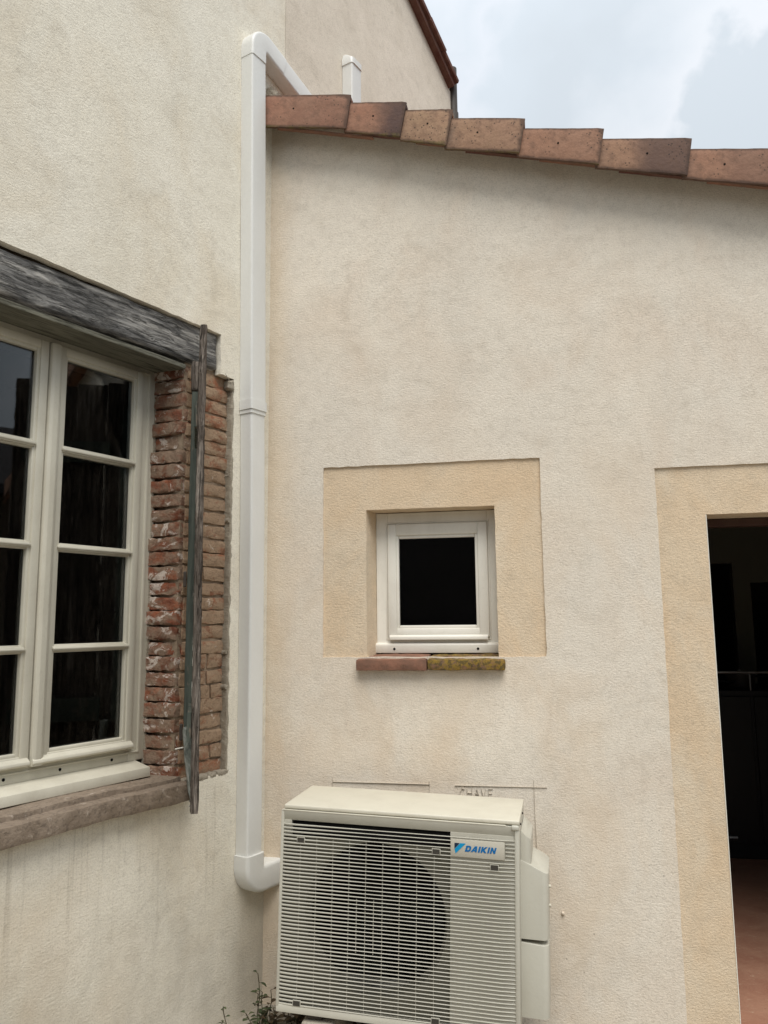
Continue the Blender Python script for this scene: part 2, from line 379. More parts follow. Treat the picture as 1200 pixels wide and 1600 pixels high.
M['black'] = mk_paint('black_enamel', (0.008, 0.008, 0.008), 0.45, 0.0)
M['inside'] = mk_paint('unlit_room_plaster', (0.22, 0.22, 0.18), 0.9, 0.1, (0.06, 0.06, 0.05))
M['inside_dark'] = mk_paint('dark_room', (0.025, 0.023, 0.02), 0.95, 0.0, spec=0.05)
M['red_lintel'] = mk_paint('dark_red_board', (0.05, 0.018, 0.012), 0.6, 0.1)

def z0_(t): return t.axis(2)
def mk_tile():
    t = MT('terracotta_verge_tile', 0.85, 0.2)
    oc = t.n('ShaderNodeSeparateColor', {0: t.n('ShaderNodeObjectInfo').outputs['Color']}).outputs
    base = t.mix(oc[2], (0.31, 0.155, 0.105), (0.345, 0.225, 0.145))
    c = t.mix(t.ramp(t.noise(9, 4, 0.6, 0.2), [(0.35, 0), (0.65, 0.5)]), base, (0.37, 0.22, 0.15))
    a = t.axis(0)
    sm = t.math('ADD', t.math('MULTIPLY', t.noise(6, 4, 0.6), 0.18), a)
    amt = oc[0]
    soot = t.math('MULTIPLY', t.range(sm, 0.20, 0.33), amt, True)      # kiln-darkened lower end
    sm2 = t.range(t.math('SUBTRACT', t.math('MULTIPLY', t.noise(6, 4, 0.6, 0, (1, 1, 1), (4, 4, 4)), 0.2), a), 0.03, 0.11)
    soot2 = t.math('MULTIPLY', sm2, oc[1], True)
    c = t.mix(t.math('MULTIPLY', soot, 0.9), c, (0.085, 0.058, 0.055)); c = t.mix(t.math('MULTIPLY', soot2, 0.7), c, (0.10, 0.085, 0.075))
    sp = t.math('MULTIPLY', t.ramp(t.voro(62), [(0.14, 1), (0.26, 0)]), t.ramp(t.math('ADD', t.noise(13, 3, 0.6, 0, (1, 1, 1), (1, 2, 3)), t.math('MULTIPLY', oc[2], 0.12)), [(0.52, 0), (0.62, 1)]))
    ra = t.n('ShaderNodeAttribute', attribute_name='rim').outputs['Fac']; c = t.mix(t.math('MULTIPLY', t.ramp(t.math('MULTIPLY', ra, t.math('ADD', t.noise(28, 4, 0.6), 0.35)), [(0.42, 0), (0.75, 1)]), 0.8), c, (0.075, 0.05, 0.04))  # weathered rim, with the shade of the gaps between tiles painted in
    mot = t.ramp(t.noise(34, 5, 0.7), [(0.35, 0.5), (0.55, 0)]); c = t.mix(mot, c, (0.15, 0.09, 0.065))
    c = t.mix(t.math('MULTIPLY', sp, 0.85), c, (0.05, 0.04, 0.035))
    z = t.axis(2)
    li = t.math('MULTIPLY', t.ramp(t.noise(30, 4, 0.7), [(0.40, 0), (0.52, 1)]), t.range(t.math('ADD', z, t.math('MULTIPLY', a, 0.21)), -0.146, -0.158))
    c = t.mix(t.math('MULTIPLY', li, 0.6), c, (0.17, 0.14, 0.05))
    t.color(c).bump(t.noise(60, 4, 0.6), 0.0025); return t.m
M['tile'] = mk_tile()
def mk_simple_tile(name, a, b, lich=0):
    t = MT(name, 0.9, 0.15)
    c = t.mix(t.ramp(t.noise(18, 5, 0.65), [(0.3, 0), (0.7, 1)]), a, b)
    if lich:
        k = t.ramp(t.noise(34, 5, 0.7, 0.6), [(0.42, 0), (0.52, 1)]); k2 = t.ramp(t.noise(55, 4, 0.7, 0.4, loc=(4, 4, 4)), [(0.47, 0), (0.55, 1)])
        c = t.mix(t.math('MULTIPLY', k, 0.85*lich), c, (0.25, 0.165, 0.03)); c = t.mix(t.math('MULTIPLY', k2, 0.7), c, (0.06, 0.05, 0.03))
    t.color(c).bump(t.noise(50, 5, 0.7), 0.004); return t.m
M['sill_tile'] = mk_simple_tile('red_clay_sill', (0.27, 0.135, 0.09), (0.15, 0.09, 0.065))
M['sill_lichen'] = mk_simple_tile('lichened_clay_sill', (0.24, 0.13, 0.08), (0.15, 0.1, 0.06), 1)
M['far_tile'] = mk_simple_tile('dark_red_far_tiles', (0.10, 0.04, 0.032), (0.15, 0.085, 0.065))
M['roof'] = mk_simple_tile('canal_roof_tiles', (0.36, 0.17, 0.1), (0.25, 0.15, 0.1))
def mk_stone():
    t = MT('weathered_sill_stone', 0.9, 0.15)
    c = t.mix(t.ramp(t.noise(9, 6, 0.7, 0.5), [(0.3, 0), (0.7, 1)]), (0.20, 0.155, 0.115), (0.30, 0.24, 0.185))
    c = t.mix(t.ramp(t.noise(13, 6, 0.72, 1.2, (1, 1, 1), (6, 2, 1)), [(0.6, 0), (0.68, 0.8)]), c, (0.47, 0.40, 0.33))
    c = t.mix(t.ramp(t.noise(70, 3, 0.6), [(0.35, 0.4), (0.48, 0)]), c, (0.07, 0.055, 0.045))
    t.color(c).bump(t.noise(24, 6, 0.7), 0.008).bump(t.noise(110, 3, 0.6), 0.002); return t.m
M['stone'] = mk_stone()
def mk_ground():
    t = MT('yard_concrete', 0.95, 0.1)
    c = t.mix(t.ramp(t.noise(1.3, 6, 0.65), [(0.3, 0), (0.7, 1)]), (0.30, 0.27, 0.22), (0.40, 0.36, 0.30))
    c = t.mix(t.ramp(t.voro(60), [(0.1, 0.4), (0.3, 0)]), c, (0.15, 0.13, 0.1)); t.color(c).bump(t.noise(40, 5, 0.7), 0.01); return t.m
M['ground'] = mk_ground()
def mk_floor():
    t = MT('worn_terracotta_floor', 0.55, 0.3)
    c = t.mix(t.ramp(t.noise(5, 6, 0.7, 0.7), [(0.3, 0), (0.7, 1)]), (0.28, 0.13, 0.085), (0.38, 0.21, 0.14))
    c = t.mix(t.ramp(t.noise(12, 5, 0.6, 2.2, (1, 3, 1)), [(0.62, 0), (0.7, 0.5)]), c, (0.55, 0.42, 0.3)); t.color(c).bump(t.noise(30, 4, 0.6), 0.003); return t.m
M['floor'] = mk_floor()
def mk_leaf(name, a, b):
    t = MT(name, 0.6, 0.3); t.color(t.mix(t.ramp(t.noise(40, 3, 0.6), [(0.35, 0), (0.65, 1)]), a, b)); return t.m
M['leaf'] = mk_leaf('dull_green_leaf', (0.035, 0.05, 0.022), (0.075, 0.09, 0.04))
M['leaf_brown'] = mk_leaf('withered_leaf', (0.09, 0.06, 0.03), (0.05, 0.035, 0.02))
M['stem'] = mk_leaf('weed_stem', (0.06, 0.06, 0.03), (0.09, 0.07, 0.04))
def mk_glass():
    m = bpy.data.materials.new('window_glass'); m.use_nodes = True; t = m.node_tree; t.nodes.clear()
    o = t.nodes.new('ShaderNodeOutputMaterial'); g = t.nodes.new('ShaderNodeBsdfGlossy'); g.inputs['Roughness'].default_value = 0.015; g.inputs['Color'].default_value = (0.9, 0.93, 0.95, 1)
    tr = t.nodes.new('ShaderNodeBsdfTransparent'); tr.inputs['Color'].default_value = (0.64, 0.64, 0.63, 1)
    f = t.nodes.new('ShaderNodeFresnel'); f.inputs['IOR'].default_value = 1.55
    n = t.nodes.new('ShaderNodeTexNoise'); n.inputs['Scale'].default_value = 3; tc = t.nodes.new('ShaderNodeTexCoord'); b = t.nodes.new('ShaderNodeBump'); b.inputs['Distance'].default_value = 0.0015; b.inputs['Strength'].default_value = 0.5
    t.links.new(tc.outputs['Object'], n.inputs['Vector']); t.links.new(n.outputs['Fac'], b.inputs['Height']); t.links.new(b.outputs[0], g.inputs['Normal'])
    mx = t.nodes.new('ShaderNodeMixShader'); t.links.new(f.outputs[0], mx.inputs[0]); t.links.new(tr.outputs[0], mx.inputs[1]); t.links.new(g.outputs[0], mx.inputs[2]); t.links.new(mx.outputs[0], o.inputs[0])
    return m
M['glass'] = mk_glass()

M['nb'] = mk_simple_tile('old_brown_masonry', (0.10, 0.075, 0.055), (0.16, 0.12, 0.09))
# ------------------------------------------------------------------ frames of reference
TH = math.radians(21.263)
LD = Vector((math.sin(TH), math.cos(TH), 0)); LN = Vector((math.cos(TH), -math.sin(TH), 0))
HM = Matrix(((-LD.x, LN.x, 0, 0), (-LD.y, LN.y, 0, 0), (0, 0, 1, 0), (0, 0, 0, 1)))   # house frame: x = metres from the corner towards the viewer, y = out of the wall
Z = EYE

# ------------------------------------------------------------------ ground
g = bmesh.new(); box(g, -80, 80, -80, 80, -0.3, 0.0)
props(obj('ground', g, M['ground']), kind='structure', label='pale concrete yard')

# ================================================================== HOUSE (left)
house = empty('house', 'tall cream rendered house at left with brick-edged window and oak lintel', 'house', HM)
hp = lambda u, v, o: (u, o, v)
GT = lambda s: min(3.913+Z+0.544*(s+1.945), 3.913+Z+0.544*(3.2)-0.544*max(0, s-1.255)) if True else 0
SX0, SX1 = 0.236, 1.85
ZB, ZT = Z-0.612, Z+1.085
def in_house(u, v):
    if SX0 < u < SX1 and ZB < v < ZT: return False
    if 0.325 < u < 1.77 and ZT <= v < Z+1.262: return False
    return True
def hj(u, v):
    if 0.1 < u < 0.5 and ZB-0.1 < v < ZT+0.06: return 0.004
    return 0.002
us = breaks(-0.098, 2.9, 0.035, [SX0, SX1, 0.325, 1.77, 0.5]); vs = breaks(0.0, Z+3.2, 0.035, [ZB, ZT, Z+1.262])
# finer steps round the brick patch
us = sorted(set(us+[0.2+0.0175*k for k in range(18)])); us = [u for i, u in enumerate(us) if i == 0 or u-us[i-1] > 0.004]
vs = sorted(set(vs+[ZB-0.03+0.0175*k for k in range(104)])); vs = [u for i, u in enumerate(vs) if i == 0 or u-vs[i-1] > 0.004]
for must in (SX0, SX1, 0.325, 1.77):
    us = sorted([u for u in us if abs(u-must) > 0.005]+[must])
for must in (ZB, ZT, Z+1.262):
    vs = sorted([u for u in vs if abs(u-must) > 0.005]+[must])
vs = [v for v in vs if v <= Z+3.2]+[Z+4.0]
wall = obj('wall', sheet(us, vs, in_house, hp, 0.034, top=(Z+3.2, lambda u: GT(u)), edgejit=hj, jf=22), M['house'], house, 40)
g = sheet(breaks(-1.96, -0.102, 0.1, []), [0.0, 1.0, 2.0, Z+1.8, Z+4], lambda u, v: True, hp, 0.034, top=(Z+1.8, GT), bow=0.003)
obj('gable_wall', g, M['gable'], house, 40, label='greyer gable end of the house seen above the lower roof')
# masonry core behind the render (solid, with the window hole)
core = bmesh.new()
box(core, -0.06, 0.496, -0.50, -0.040, 0, Z+2.4); box(core, 1.60, 2.9, -0.50, -0.052, 0, Z+2.4)
box(core, 0.487, 1.60, -0.50, -0.215, Z+1.085, Z+2.4); box(core, 0.487, 1.60, -0.50, -0.052, 0, Z-0.68)
obj('mortar_core', core, M['mortar'], house)
# joint filler (dark groove) between the two renders
obj('wall_joint', BX(-0.1022, -0.0978, -0.03, -0.012, 0, Z+4.8), M['render_edge'], house)
# return side of the gable
obj('gable_return', BX(-1.99, -1.964, -3.0, -0.001, 0, Z+3.86), M['gable'], house)

# lintel
def bend(q):
    q.z += 0.008*math.sin(q.x*3.1+0.5); return q
bm = bmesh.new(); rough(bm, 0.322, 1.775, -0.215, -0.014, Z+1.088, Z+1.258, 0.018, 0.006, 11, 3, 0.014, bend)
lint = obj('lintel', bm, M['beam'], house, 50, label='grey weathered oak lintel beam over the left window')
# arris board on the soffit
obj('soffit_board', BX(0.50, 1.60, -0.178, -0.026, Z+1.062, Z+1.082, 0.003), M['beam_under'], house)

# bricks of the jamb: one course = one reveal brick + one face brick
NC = 28; course = (ZT-ZB)/NC
for side in (0, 1):
    rnd = random.Random(11+side)
    for i in range(NC):
        z0 = ZB+course*i+0.003; h = course*rnd.uniform(0.82, 0.93)
        zc = z0+h/2
        def mir(bm):
            if side:
                for v in bm.verts: v.co.x = 2.086-v.co.x
            return bm
        # reveal brick
        so = 0.480+rnd.uniform(-0.006, 0.008); dn = rnd.uniform(-0.004, 0.007)
        bm = bmesh.new()
        tilt = rnd.uniform(-0.02, 0.02)
        def warp(q, so=so, dn=dn, zc=zc, tilt=tilt):
            k = (-0.035-q.y)/0.15; q.x += (q.x > 0.47)*(0.034*k+dn); q.z += tilt*(q.y+0.11); return q
        rough(bm, 0.40, so+0.016, -0.182, -0.036-rnd.uniform(0, .004), z0, z0+h, 0.010, 0.0048, 42, i+40*side, 0.0035, warp)
        br = obj('brick', mir(bm), M['brick_red'], house, 55)
        if i == 0 and side == 0: br['label'] = 'red broken brick of the window reveal'
        # face brick
        e0 = SX0-0.012+rnd.uniform(0, 0.016)
        bm = bmesh.new(); fo = -0.030+rnd.uniform(-0.006, 0.003)
        t2 = rnd.uniform(-0.03, 0.03)
        zl = z0+rnd.uniform(-0.002, 0.002)
        def warp2(q, t2=t2):
            q.z += t2*(q.x-0.36); return q
        cut = 0.36+rnd.uniform(-0.05, 0.05) if rnd.random() < 0.3 else None
        segs = [(e0, 0.398)] if cut is None else [(e0, cut-0.004), (cut+0.004, 0.398)]
        segs[-1] = (segs[-1][0], 0.478+rnd.uniform(-0.006, 0.006))
        for a, b in segs:
            bm = bmesh.new(); rough(bm, a, b, -0.075, fo, zl, zl+h*1.03, 0.012, 0.0058, 19, i+100+40*side, 0.004, warp2)
            obj('brick', mir(bm), M['brick_tan'], house, 55)
# the mortar crumbs along the broken render edge
bm = bmesh.new(); rnd = random.Random(5)
for i in range(14):
    z0 = ZB+rnd.random()*(ZT-ZB); s0 = SX0+rnd.uniform(-0.004, 0.012); r = rnd.uniform(0.003, 0.008)
    rough(bm, s0-r, s0+r, -0.04, -0.004+rnd.uniform(-0.012, 0.001), z0-r*1.5, z0+r*1.5, 0.006, 0.003, 60, i, 0.003)
for i in range(24):
    s0 = rnd.uniform(SX0, 0.47); r = rnd.uniform(0.004, 0.009)
    rough(bm, s0-r*1.6, s0+r*1.6, -0.04, 0.002, ZB-0.006-r*.5, ZB+r*1.2, 0.006, 0.004, 60, i+200, 0.003)
cr = obj('mortar_crumbs', bm, M['render_edge'], house, 60); cr['kind'] = 'stuff'
bm = bmesh.new(); rough(bm, SX0-0.006, SX0+0.010, -0.045, -0.001, ZB, ZT-0.03, 0.010, 0.0035, 38, 91, 0.004, lambda q: Vector((q.x+0.003*noise.noise(Vector((q.z*9, 1, 2))), q.y, q.z)))
obj('render_edge', bm, M['render_edge'], house, 60, label='broken grey edge of the render beside the bare bricks')
# a loose clod of mortar and wire at the top of the patch
bm = bmesh.new(); rough(bm, 0.236, 0.268, -0.04, 0.004, Z+1.03, Z+1.075, 0.008, 0.008, 40, 4, 0.008)
cyl(bm, (0.30, -0.002, Z+1.10), (0.262, 0.006, Z+1.055), 0.0015); cyl(bm, (0.31, -0.002, Z+1.22), (0.296, -0.001, Z+1.09), 0.0012)
obj('mortar_clod', bm, M['render_edge'], house, 60)
# mortar smears on reveal where frame meets brick
for sgn in (0, 1):
    bm = bmesh.new(); x = 0.522 if not sgn else 1.556
    rough(bm, x-0.008, x+0.009, -0.190, -0.172, Z-0.55, Z+1.06, 0.02, 0.006, 25, 9+sgn, 0.006)
    obj('mortar_fillet', bm, M['render_edge'], house, 60)
bm = bmesh.new(); rough(bm, 0.40, 0.56, -0.18, -0.03, ZB-0.012, ZB+0.018, 0.014, 0.006, 30, 77, 0.008)
obj('mortar_bed', bm, M['brick_tan'], house, 55)

# stone sill
def sw(q):
    q.z += 0.003*math.sin(q.x*9); return q
bm = bmesh.new(); rough(bm, 0.487, 1.62, -0.30, -0.004, Z-0.66, Z-0.586, 0.016, 0.0028, 14, 21, 0.005, sw)
sill = obj('stone_sill', bm, M['stone'], house, 50, label='worn brown stone sill under the left window')
bm = bmesh.new(); rough(bm, 0.462, 1.66, -0.06, 0.052, Z-0.672, Z-0.604, 0.014, 0.0036, 13, 22, 0.006, sw)
obj('sill_nosing', bm, M['stone'], sill, 50)

# left window --------------------------------------------------------
def frame_bm(x0, x1, z0, z1, yf, yb, wl, wr, wb, wt, bev=0.003):
    bm = bmesh.new()
    box(bm, x0, x0+wl, yb, yf, z0, z1, bev); box(bm, x1-wr, x1, yb, yf, z0, z1, bev)
    box(bm, x0+wl-0.001, x1-wr+0.001, yb+0.0006, yf-0.0006, z0, z0+wb, bev); box(bm, x0+wl-0.001, x1-wr+0.001, yb+0.0006, yf-0.0006, z1-wt, z1, bev)
    return bm
win = obj('window', frame_bm(0.526, 1.556, Z-0.531, Z+1.068, -0.180, -0.245, 0.078, 0.078, 0.054, 0.034), M['pvc'], house, 40,
          label='cream eight-pane casement window in the brick opening')
# rebate line of the frame
bm = frame_bm(0.552, 1.530, Z-0.500, Z+1.052, -0.1745, -0.182, 0.012, 0.012, 0.006, 0.008, 0.002); obj('frame_bead', bm, M['pvc'], win, 40)
PZ = [(-0.433, -0.098), (-0.068, 0.268), (0.300, 0.633), (0.666, 0.998)]
for (a, b, g0, g1) in ((0.598, 1.036, 0.641, 0.957), (1.0405, 1.484, 1.086, 1.440)):
    bm = frame_bm(a, b, Z-0.478, Z+1.042, -0.166, -0.215, g0-a-0.012, b-g1-0.012, 0.033, 0.032, 0.004)
    s = obj('sash', bm, M['pvc'], win, 40)
    bm = frame_bm(g0-0.015, g1+0.015, Z-0.448, Z+1.013, -0.1725, -0.205, 0.015, 0.015, 0.015, 0.015, 0.004); obj('glazing_bead', bm, M['pvc'], win, 40)
    for p, q in zip(PZ, PZ[1:]):
        bm = bmesh.new(); z0, z1 = Z+p[1], Z+q[0]; c = (z0+z1)/2; h = (z1-z0)/2
        box(bm, g0-0.004, g1+0.004, -0.205, -0.1755, z0, z1, 0.004); box(bm, g0-0.008, g1+0.008, -0.19, -0.1655, c-h*0.62, c+h*0.62, 0.004); box(bm, g0-0.01, g1+0.01, -0.18, -0.160, c-h*0.28, c+h*0.28, 0.003)
        obj('muntin', bm, M['pvc'], win, 40)
    for p in PZ:
        obj('pane', BX(g0-0.003, g1+0.003, -0.194, -0.190, Z+p[0]-0.002, Z+p[1]+0.002), M['glass'], win)
        bm = frame_bm(g0-0.001, g1+0.001, Z+p[0], Z+p[1], -0.1965, -0.207, 0.004, 0.004, 0.004, 0.004, 0); obj('spacer_bar', bm, M['gasket'], win)
    bm = bmesh.new(); prism(bm, [(-0.168, Z-0.449), (-0.150, Z-0.462), (-0.148, Z-0.472), (-0.155, Z-0.478), (-0.168, Z-0.478)], 'x', a+0.004, b-0.004, 0.002); obj('drip_rail', bm, M['pvc'], win, 40)
bm = bmesh.new(); prism(bm, [(0.986, -0.166), (0.990, -0.158), (1.002, -0.153), (1.022, -0.153), (1.033, -0.158), (1.036, -0.166), (1.036, -0.172), (0.986, -0.172)], 'z', Z-0.482, Z+1.040, 0.001); obj('mullion', bm, M['pvc'], win, 50)
bm = bmesh.new(); prism(bm, [(-0.18, Z-0.531), (-0.095, Z-0.549), (-0.092, Z-0.583), (-0.10, Z-0.586), (-0.24, Z-0.586), (-0.24, Z-0.531)], 'x', 0.566, 1.53, 0.0012); obj('sill_cover', bm, M['pvc'], win, 40)
for x in (0.68, 0.905, 1.12):
    bm = bmesh.new(); cyl(bm, (x, -0.1785, Z-0.513), (x, -0.182, Z-0.513), 0.0055, n=10); obj('drain_hole', bm, M['hole'], win)
# unlit room behind
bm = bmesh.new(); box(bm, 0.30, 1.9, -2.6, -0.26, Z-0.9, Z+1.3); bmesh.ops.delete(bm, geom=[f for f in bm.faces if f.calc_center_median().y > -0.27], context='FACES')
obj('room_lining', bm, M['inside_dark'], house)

# far verge of the gable ------------------------------------------------
sl = math.atan(0.544)
for i in range(16):
    s0 = -1.975+i*0.20; 
    bm = bmesh.new(); box(bm, 0, 0.245, -0.40, 0.072+0.006*(i % 2), -0.008, 0.03, 0.005)
    o = obj('verge_tile', bm, M['far_tile'], house, 40); o.location = (s0, 0, GT(s0)-0.002); o.rotation_euler = (0, -sl+0.035, 0)
bm = bmesh.new(); box(bm, 0, 3.6, 0.001, 0.05, -0.045, -0.006, 0.004); o = obj('verge_board', bm, M['far_tile'], house); o.location = (-1.965, 0, GT(-1.965)-0.008); o.rotation_euler = (0, -sl, 0)
bm = bmesh.new(); cyl(bm, (-2.015, 0.0, Z+4.06), (-2.015, 0.0, Z+2.0), 0.034, n=16); cyl(bm, (-2.015, 0.0, Z+3.70), (-2.015, 0.0, Z+3.62), 0.040, n=16)
obj('downpipe', bm, M['metal_dark'], house, 40)

# ------------------------------------------------------------------ shutter, open and seen edge on
hinge = Vector((0.438, 0.016, 0)); ang = math.atan2(2.359-0.016, 2.731-0.438)
HMs = HM @ Matrix.Translation(hinge) @ Matrix.Rotation(ang, 4, 'Z')     # x along the leaf, +y = inner face side... 
shut = empty('shutter', 'old wooden window shutter standing open, seen edge on before the brick jamb', 'shutter', HMs)
SB, ST = Z-0.615, Z+1.075
L_ = 0.50
def lean(q):
    q.y += 0.004*math.sin(q.z*1.9+0.4); return q
for k in range(4):
    bm = bmesh.new(); a = 0.0+k*0.125; st = 0.0 if k == 3 else 0.012*((k*7) % 3)
    rough(bm, a, a+0.1262, -0.013, 0.011, SB+st, ST-st, 0.022, 0.0022, 26, 60+k, 0.005, lean)
    obj('plank', bm, M['shutter_edge'], shut, 50)
bm = bmesh.new(); rough(bm, L_-0.012, L_+0.008, -0.015, 0.0125, SB-0.012, ST, 0.012, 0.003, 30, 71, 0.006, lean)
obj('edge_stile', bm, M['shutter_edge'], shut, 50)
# inner hinge stile with flaking green paint, brown bare top, worn foot
bm = bmesh.new(); rough(bm, 0.004, 0.06, -0.050, -0.014, Z+0.955, Z+1.085, 0.013, 0.004, 28, 81, 0.008); obj('batten', bm, M['shutter_edge'], shut, 50)
bm = bmesh.new(); rough(bm, 0.008, 0.055, -0.047, -0.0145, Z-0.40, Z+0.957, 0.03, 0.0018, 20, 82, 0.004); obj('hinge_stile', bm, M['green'], shut, 40, label='flaking green painted hinge stile')
def foot(q):
    k = max(0, min(1, (Z-0.40-q.z)/0.29)); q.y += 0.026*k*k*(q.y < -0.03); q.y += 0.012*k; return q
bm = bmesh.new(); rough(bm, 0.062, 0.10, -0.048, -0.0135, Z-0.69, Z-0.395, 0.014, 0.004, 26, 83, 0.006, foot); obj('foot_block', bm, M['worn'], shut, 50)
for z in (Z+0.16, Z-0.44):
    bm = bmesh.new(); box(bm, 0.002, 0.03, -0.062, -0.049, z-0.012, z+0.05, 0.003); obj('hinge_strap', bm, M['metal_dark'], shut)
bm = bmesh.new(); cyl(bm, (0.055, -0.045, Z-0.475), (0.07, -0.075, Z-0.478), 0.003); obj('nail', bm, M['pvc_white'], shut)
for z in (Z-0.35, Z+0.75):
    bm = bmesh.new(); rough(bm, 0.10, 0.47, -0.030, -0.0135, z-0.05, z+0.05, 0.03, 0.002, 20, 84, 0.004); obj('batten', bm, M['green'], shut, 40)
# thin line of white paint along the stile edge
bm = bmesh.new(); rnd = random.Random(3); z = Z-0.38
while z < Z+0.94:
    h = rnd.uniform(0.02, 0.12); box(bm, 0.0555, 0.0575, -0.0185, -0.0150, z, z+h, 0.0005, 1); z += h+rnd.uniform(0.0, 0.10)
obj('paint_edge', bm, M['pvc_white'], shut)

# ================================================================== cable duct on the house wall
def duct_profile(w, h, r, n=5):
    P = [(-w/2, 0.0)]
    P += [(-w/2+r-r*math.cos(t), h-r+r*math.sin(t)) for t in [math.pi/2*k/n for k in range(n+1)]]
    P += [(w/2-r+r*math.sin(t), h-r+r*math.cos(t)) for t in [math.pi/2*k/n for k in range(n+1)]]
    return P+[(w/2, 0.0)]
def sweep(path, w, h, r, cap=True, base=0.002):
    """path of (s,z) on the wall; profile stands off the wall"""
    bm = bmesh.new(); pr = duct_profile(w, h, r); rings = []
    n = len(path)
    for i, p in enumerate(path):
        p = Vector(p); a = (p-Vector(path[i-1])).normalized() if i else None; b = (Vector(path[i+1])-p).normalized() if i < n-1 else None
        t = (a+b).normalized() if a is not None and b is not None else (a if a is not None else b)
        nrm = Vector((t.y, -t.x)); k = 1/max(0.3, nrm.dot(Vector((a.y, -a.x)))) if a is not None and b is not None else 1
        rings.append([bm.verts.new((p.x+nrm.x*x*k, y+base, p.y+nrm.y*x*k)) for x, y in pr])
    for A, Bv in zip(rings, rings[1:]):
        m_ = len(A)
        for i in range(m_): bm.faces.new([A[i], A[(i+1) % m_], Bv[(i+1) % m_], Bv[i]])
    if cap: bm.faces.new(rings[0]); bm.faces.new(rings[-1][::-1])
    return bm
def arc(c, r, a0, a1, n=10):
    return [(c[0]+r*math.cos(math.radians(a0+(a1-a0)*k/n)), c[1]+r*math.sin(math.radians(a0+(a1-a0)*k/n))) for k in range(n+1)]
def dz(z):
    K = [(-1.2, 0.134), (-0.96, 0.134), (0.2, 0.138), (0.957, 0.148), (2.69, 0.178), (3, 0.184)]
    for (a, b), (c, d) in zip(K, K[1:]):
        if z <= c: return b+(d-b)*(z-a)/(c-a)
    return 0.184
                 # the run leans a little
duct = empty('cable_duct', 'long white plastic duct climbing the wall corner from the outdoor unit to the roof', 'cable duct', HM)
DW, DH, DR = 0.097, 0.067, 0.010
obj('upper_cover', sweep([(dz(0.93), Z+0.93), (dz(2.685), Z+2.685)], DW+0.003, DH+0.002, DR), M['duct'], duct, 35)
obj('joint_collar', sweep([(dz(0.948), Z+0.948), (dz(0.992), Z+0.992)], DW+0.010, DH+0.006, DR), M['duct'], duct, 35)
obj('lower_cover', sweep([(dz(-0.96), Z-0.96), (dz(-0.6)-0.0, Z-0.6), (dz(-0.1)-0.001, Z-0.1), (dz(0.45)-0.003, Z+0.45), (dz(0.7)-0.002, Z+0.7), (dz(0.958), Z+0.958)], DW-0.004, DH-0.002, DR), M['duct'], duct, 35)
x0 = dz(-0.96); zc = -1.062
el = [(x0, Z-0.955)]+[(x0-0.058+0.058*math.cos(t), Z+zc+0.058-0.058*math.sin(t)) for t in [math.pi/2*k/8 for k in range(9)]]+[(-0.03, Z+zc)]
obj('bottom_elbow', sweep(el, DW+0.014, DH+0.009, 0.018), M['duct'], duct, 45)
x1 = dz(2.68); a = math.radians(15)
d2 = Vector((-math.cos(a), -math.sin(a)))
P0 = Vector((x1, Z+2.755))
tb = [(x1, Z+2.668)]+arc((x1-0.056, Z+2.722), 0.056, 0, 105, 10)
e = Vector(tb[-1]); tb += [tuple(e+d2*0.06), tuple(e+d2*0.12)]
obj('top_bend', sweep(tb, DW+0.007, DH+0.006, 0.014), M['duct'], duct, 45)
s_, e_ = e+d2*0.10, e+d2*0.82
obj('roof_run', sweep([tuple(s_), tuple(e_)], DW+0.003, DH+0.002, DR), M['duct'], duct, 35)
duct2 = empty('cable_duct', 'short white duct rising above the roof tiles on the far gable wall', 'cable duct', HM)
obj('upright_cover', sweep([(-0.653, Z+2.42), (-0.653, Z+3.18)], DW, DH, DR), M['duct'], duct2, 35)
bm = sweep([(-0.653, Z+3.165), (-0.653, Z+3.20), (-0.653, Z+3.235)], DW+0.01, DH+0.006, 0.02)
for v in bm.verts:
    if v.co.z > Z+3.22: v.co.y = 0.002+(v.co.y-0.002)*0.35; v.co.x = -0.653+(v.co.x+0.653)*0.8
obj('end_cap', bm, M['duct'], duct2, 45)

# ================================================================== ANNEX (facing wall)
annex = empty('annex', 'low cream rendered annex with ochre door and window surrounds under a sloping tile edge', 'building', Matrix.Identity(4))
fp = lambda u, v, o: (u, -o, v)
WT = lambda x: Z+2.484-0.272*x
TX0, TX1, TZ0, TZ1 = 0.2655, 1.2395, Z-0.152, Z+0.7045
DX0, DX1, DZ1 = 1.7155, 3.01, Z+0.6345
def in_f(u, v):
    if TX0 < u < TX1 and TZ0 < v < TZ1: return False
    if DX0 < u < DX1 and v < DZ1: return False
    return True
us = breaks(-0.02, 4.4, 0.04, [TX0, TX1, DX0, DX1]); vs = breaks(-0.02, Z+1.1, 0.04, [TZ0, TZ1, DZ1])+[Z+1.16+0.0*k for k in range(1)]
vs += [Z+1.16+0.05*k for k in range(1, 27)]
g = sheet(us, vs, in_f, fp, 0.03, top=(Z+1.1, WT), jit=0.0016, bow=0.0022)
obj('wall', g, M['annex'], annex, 40)
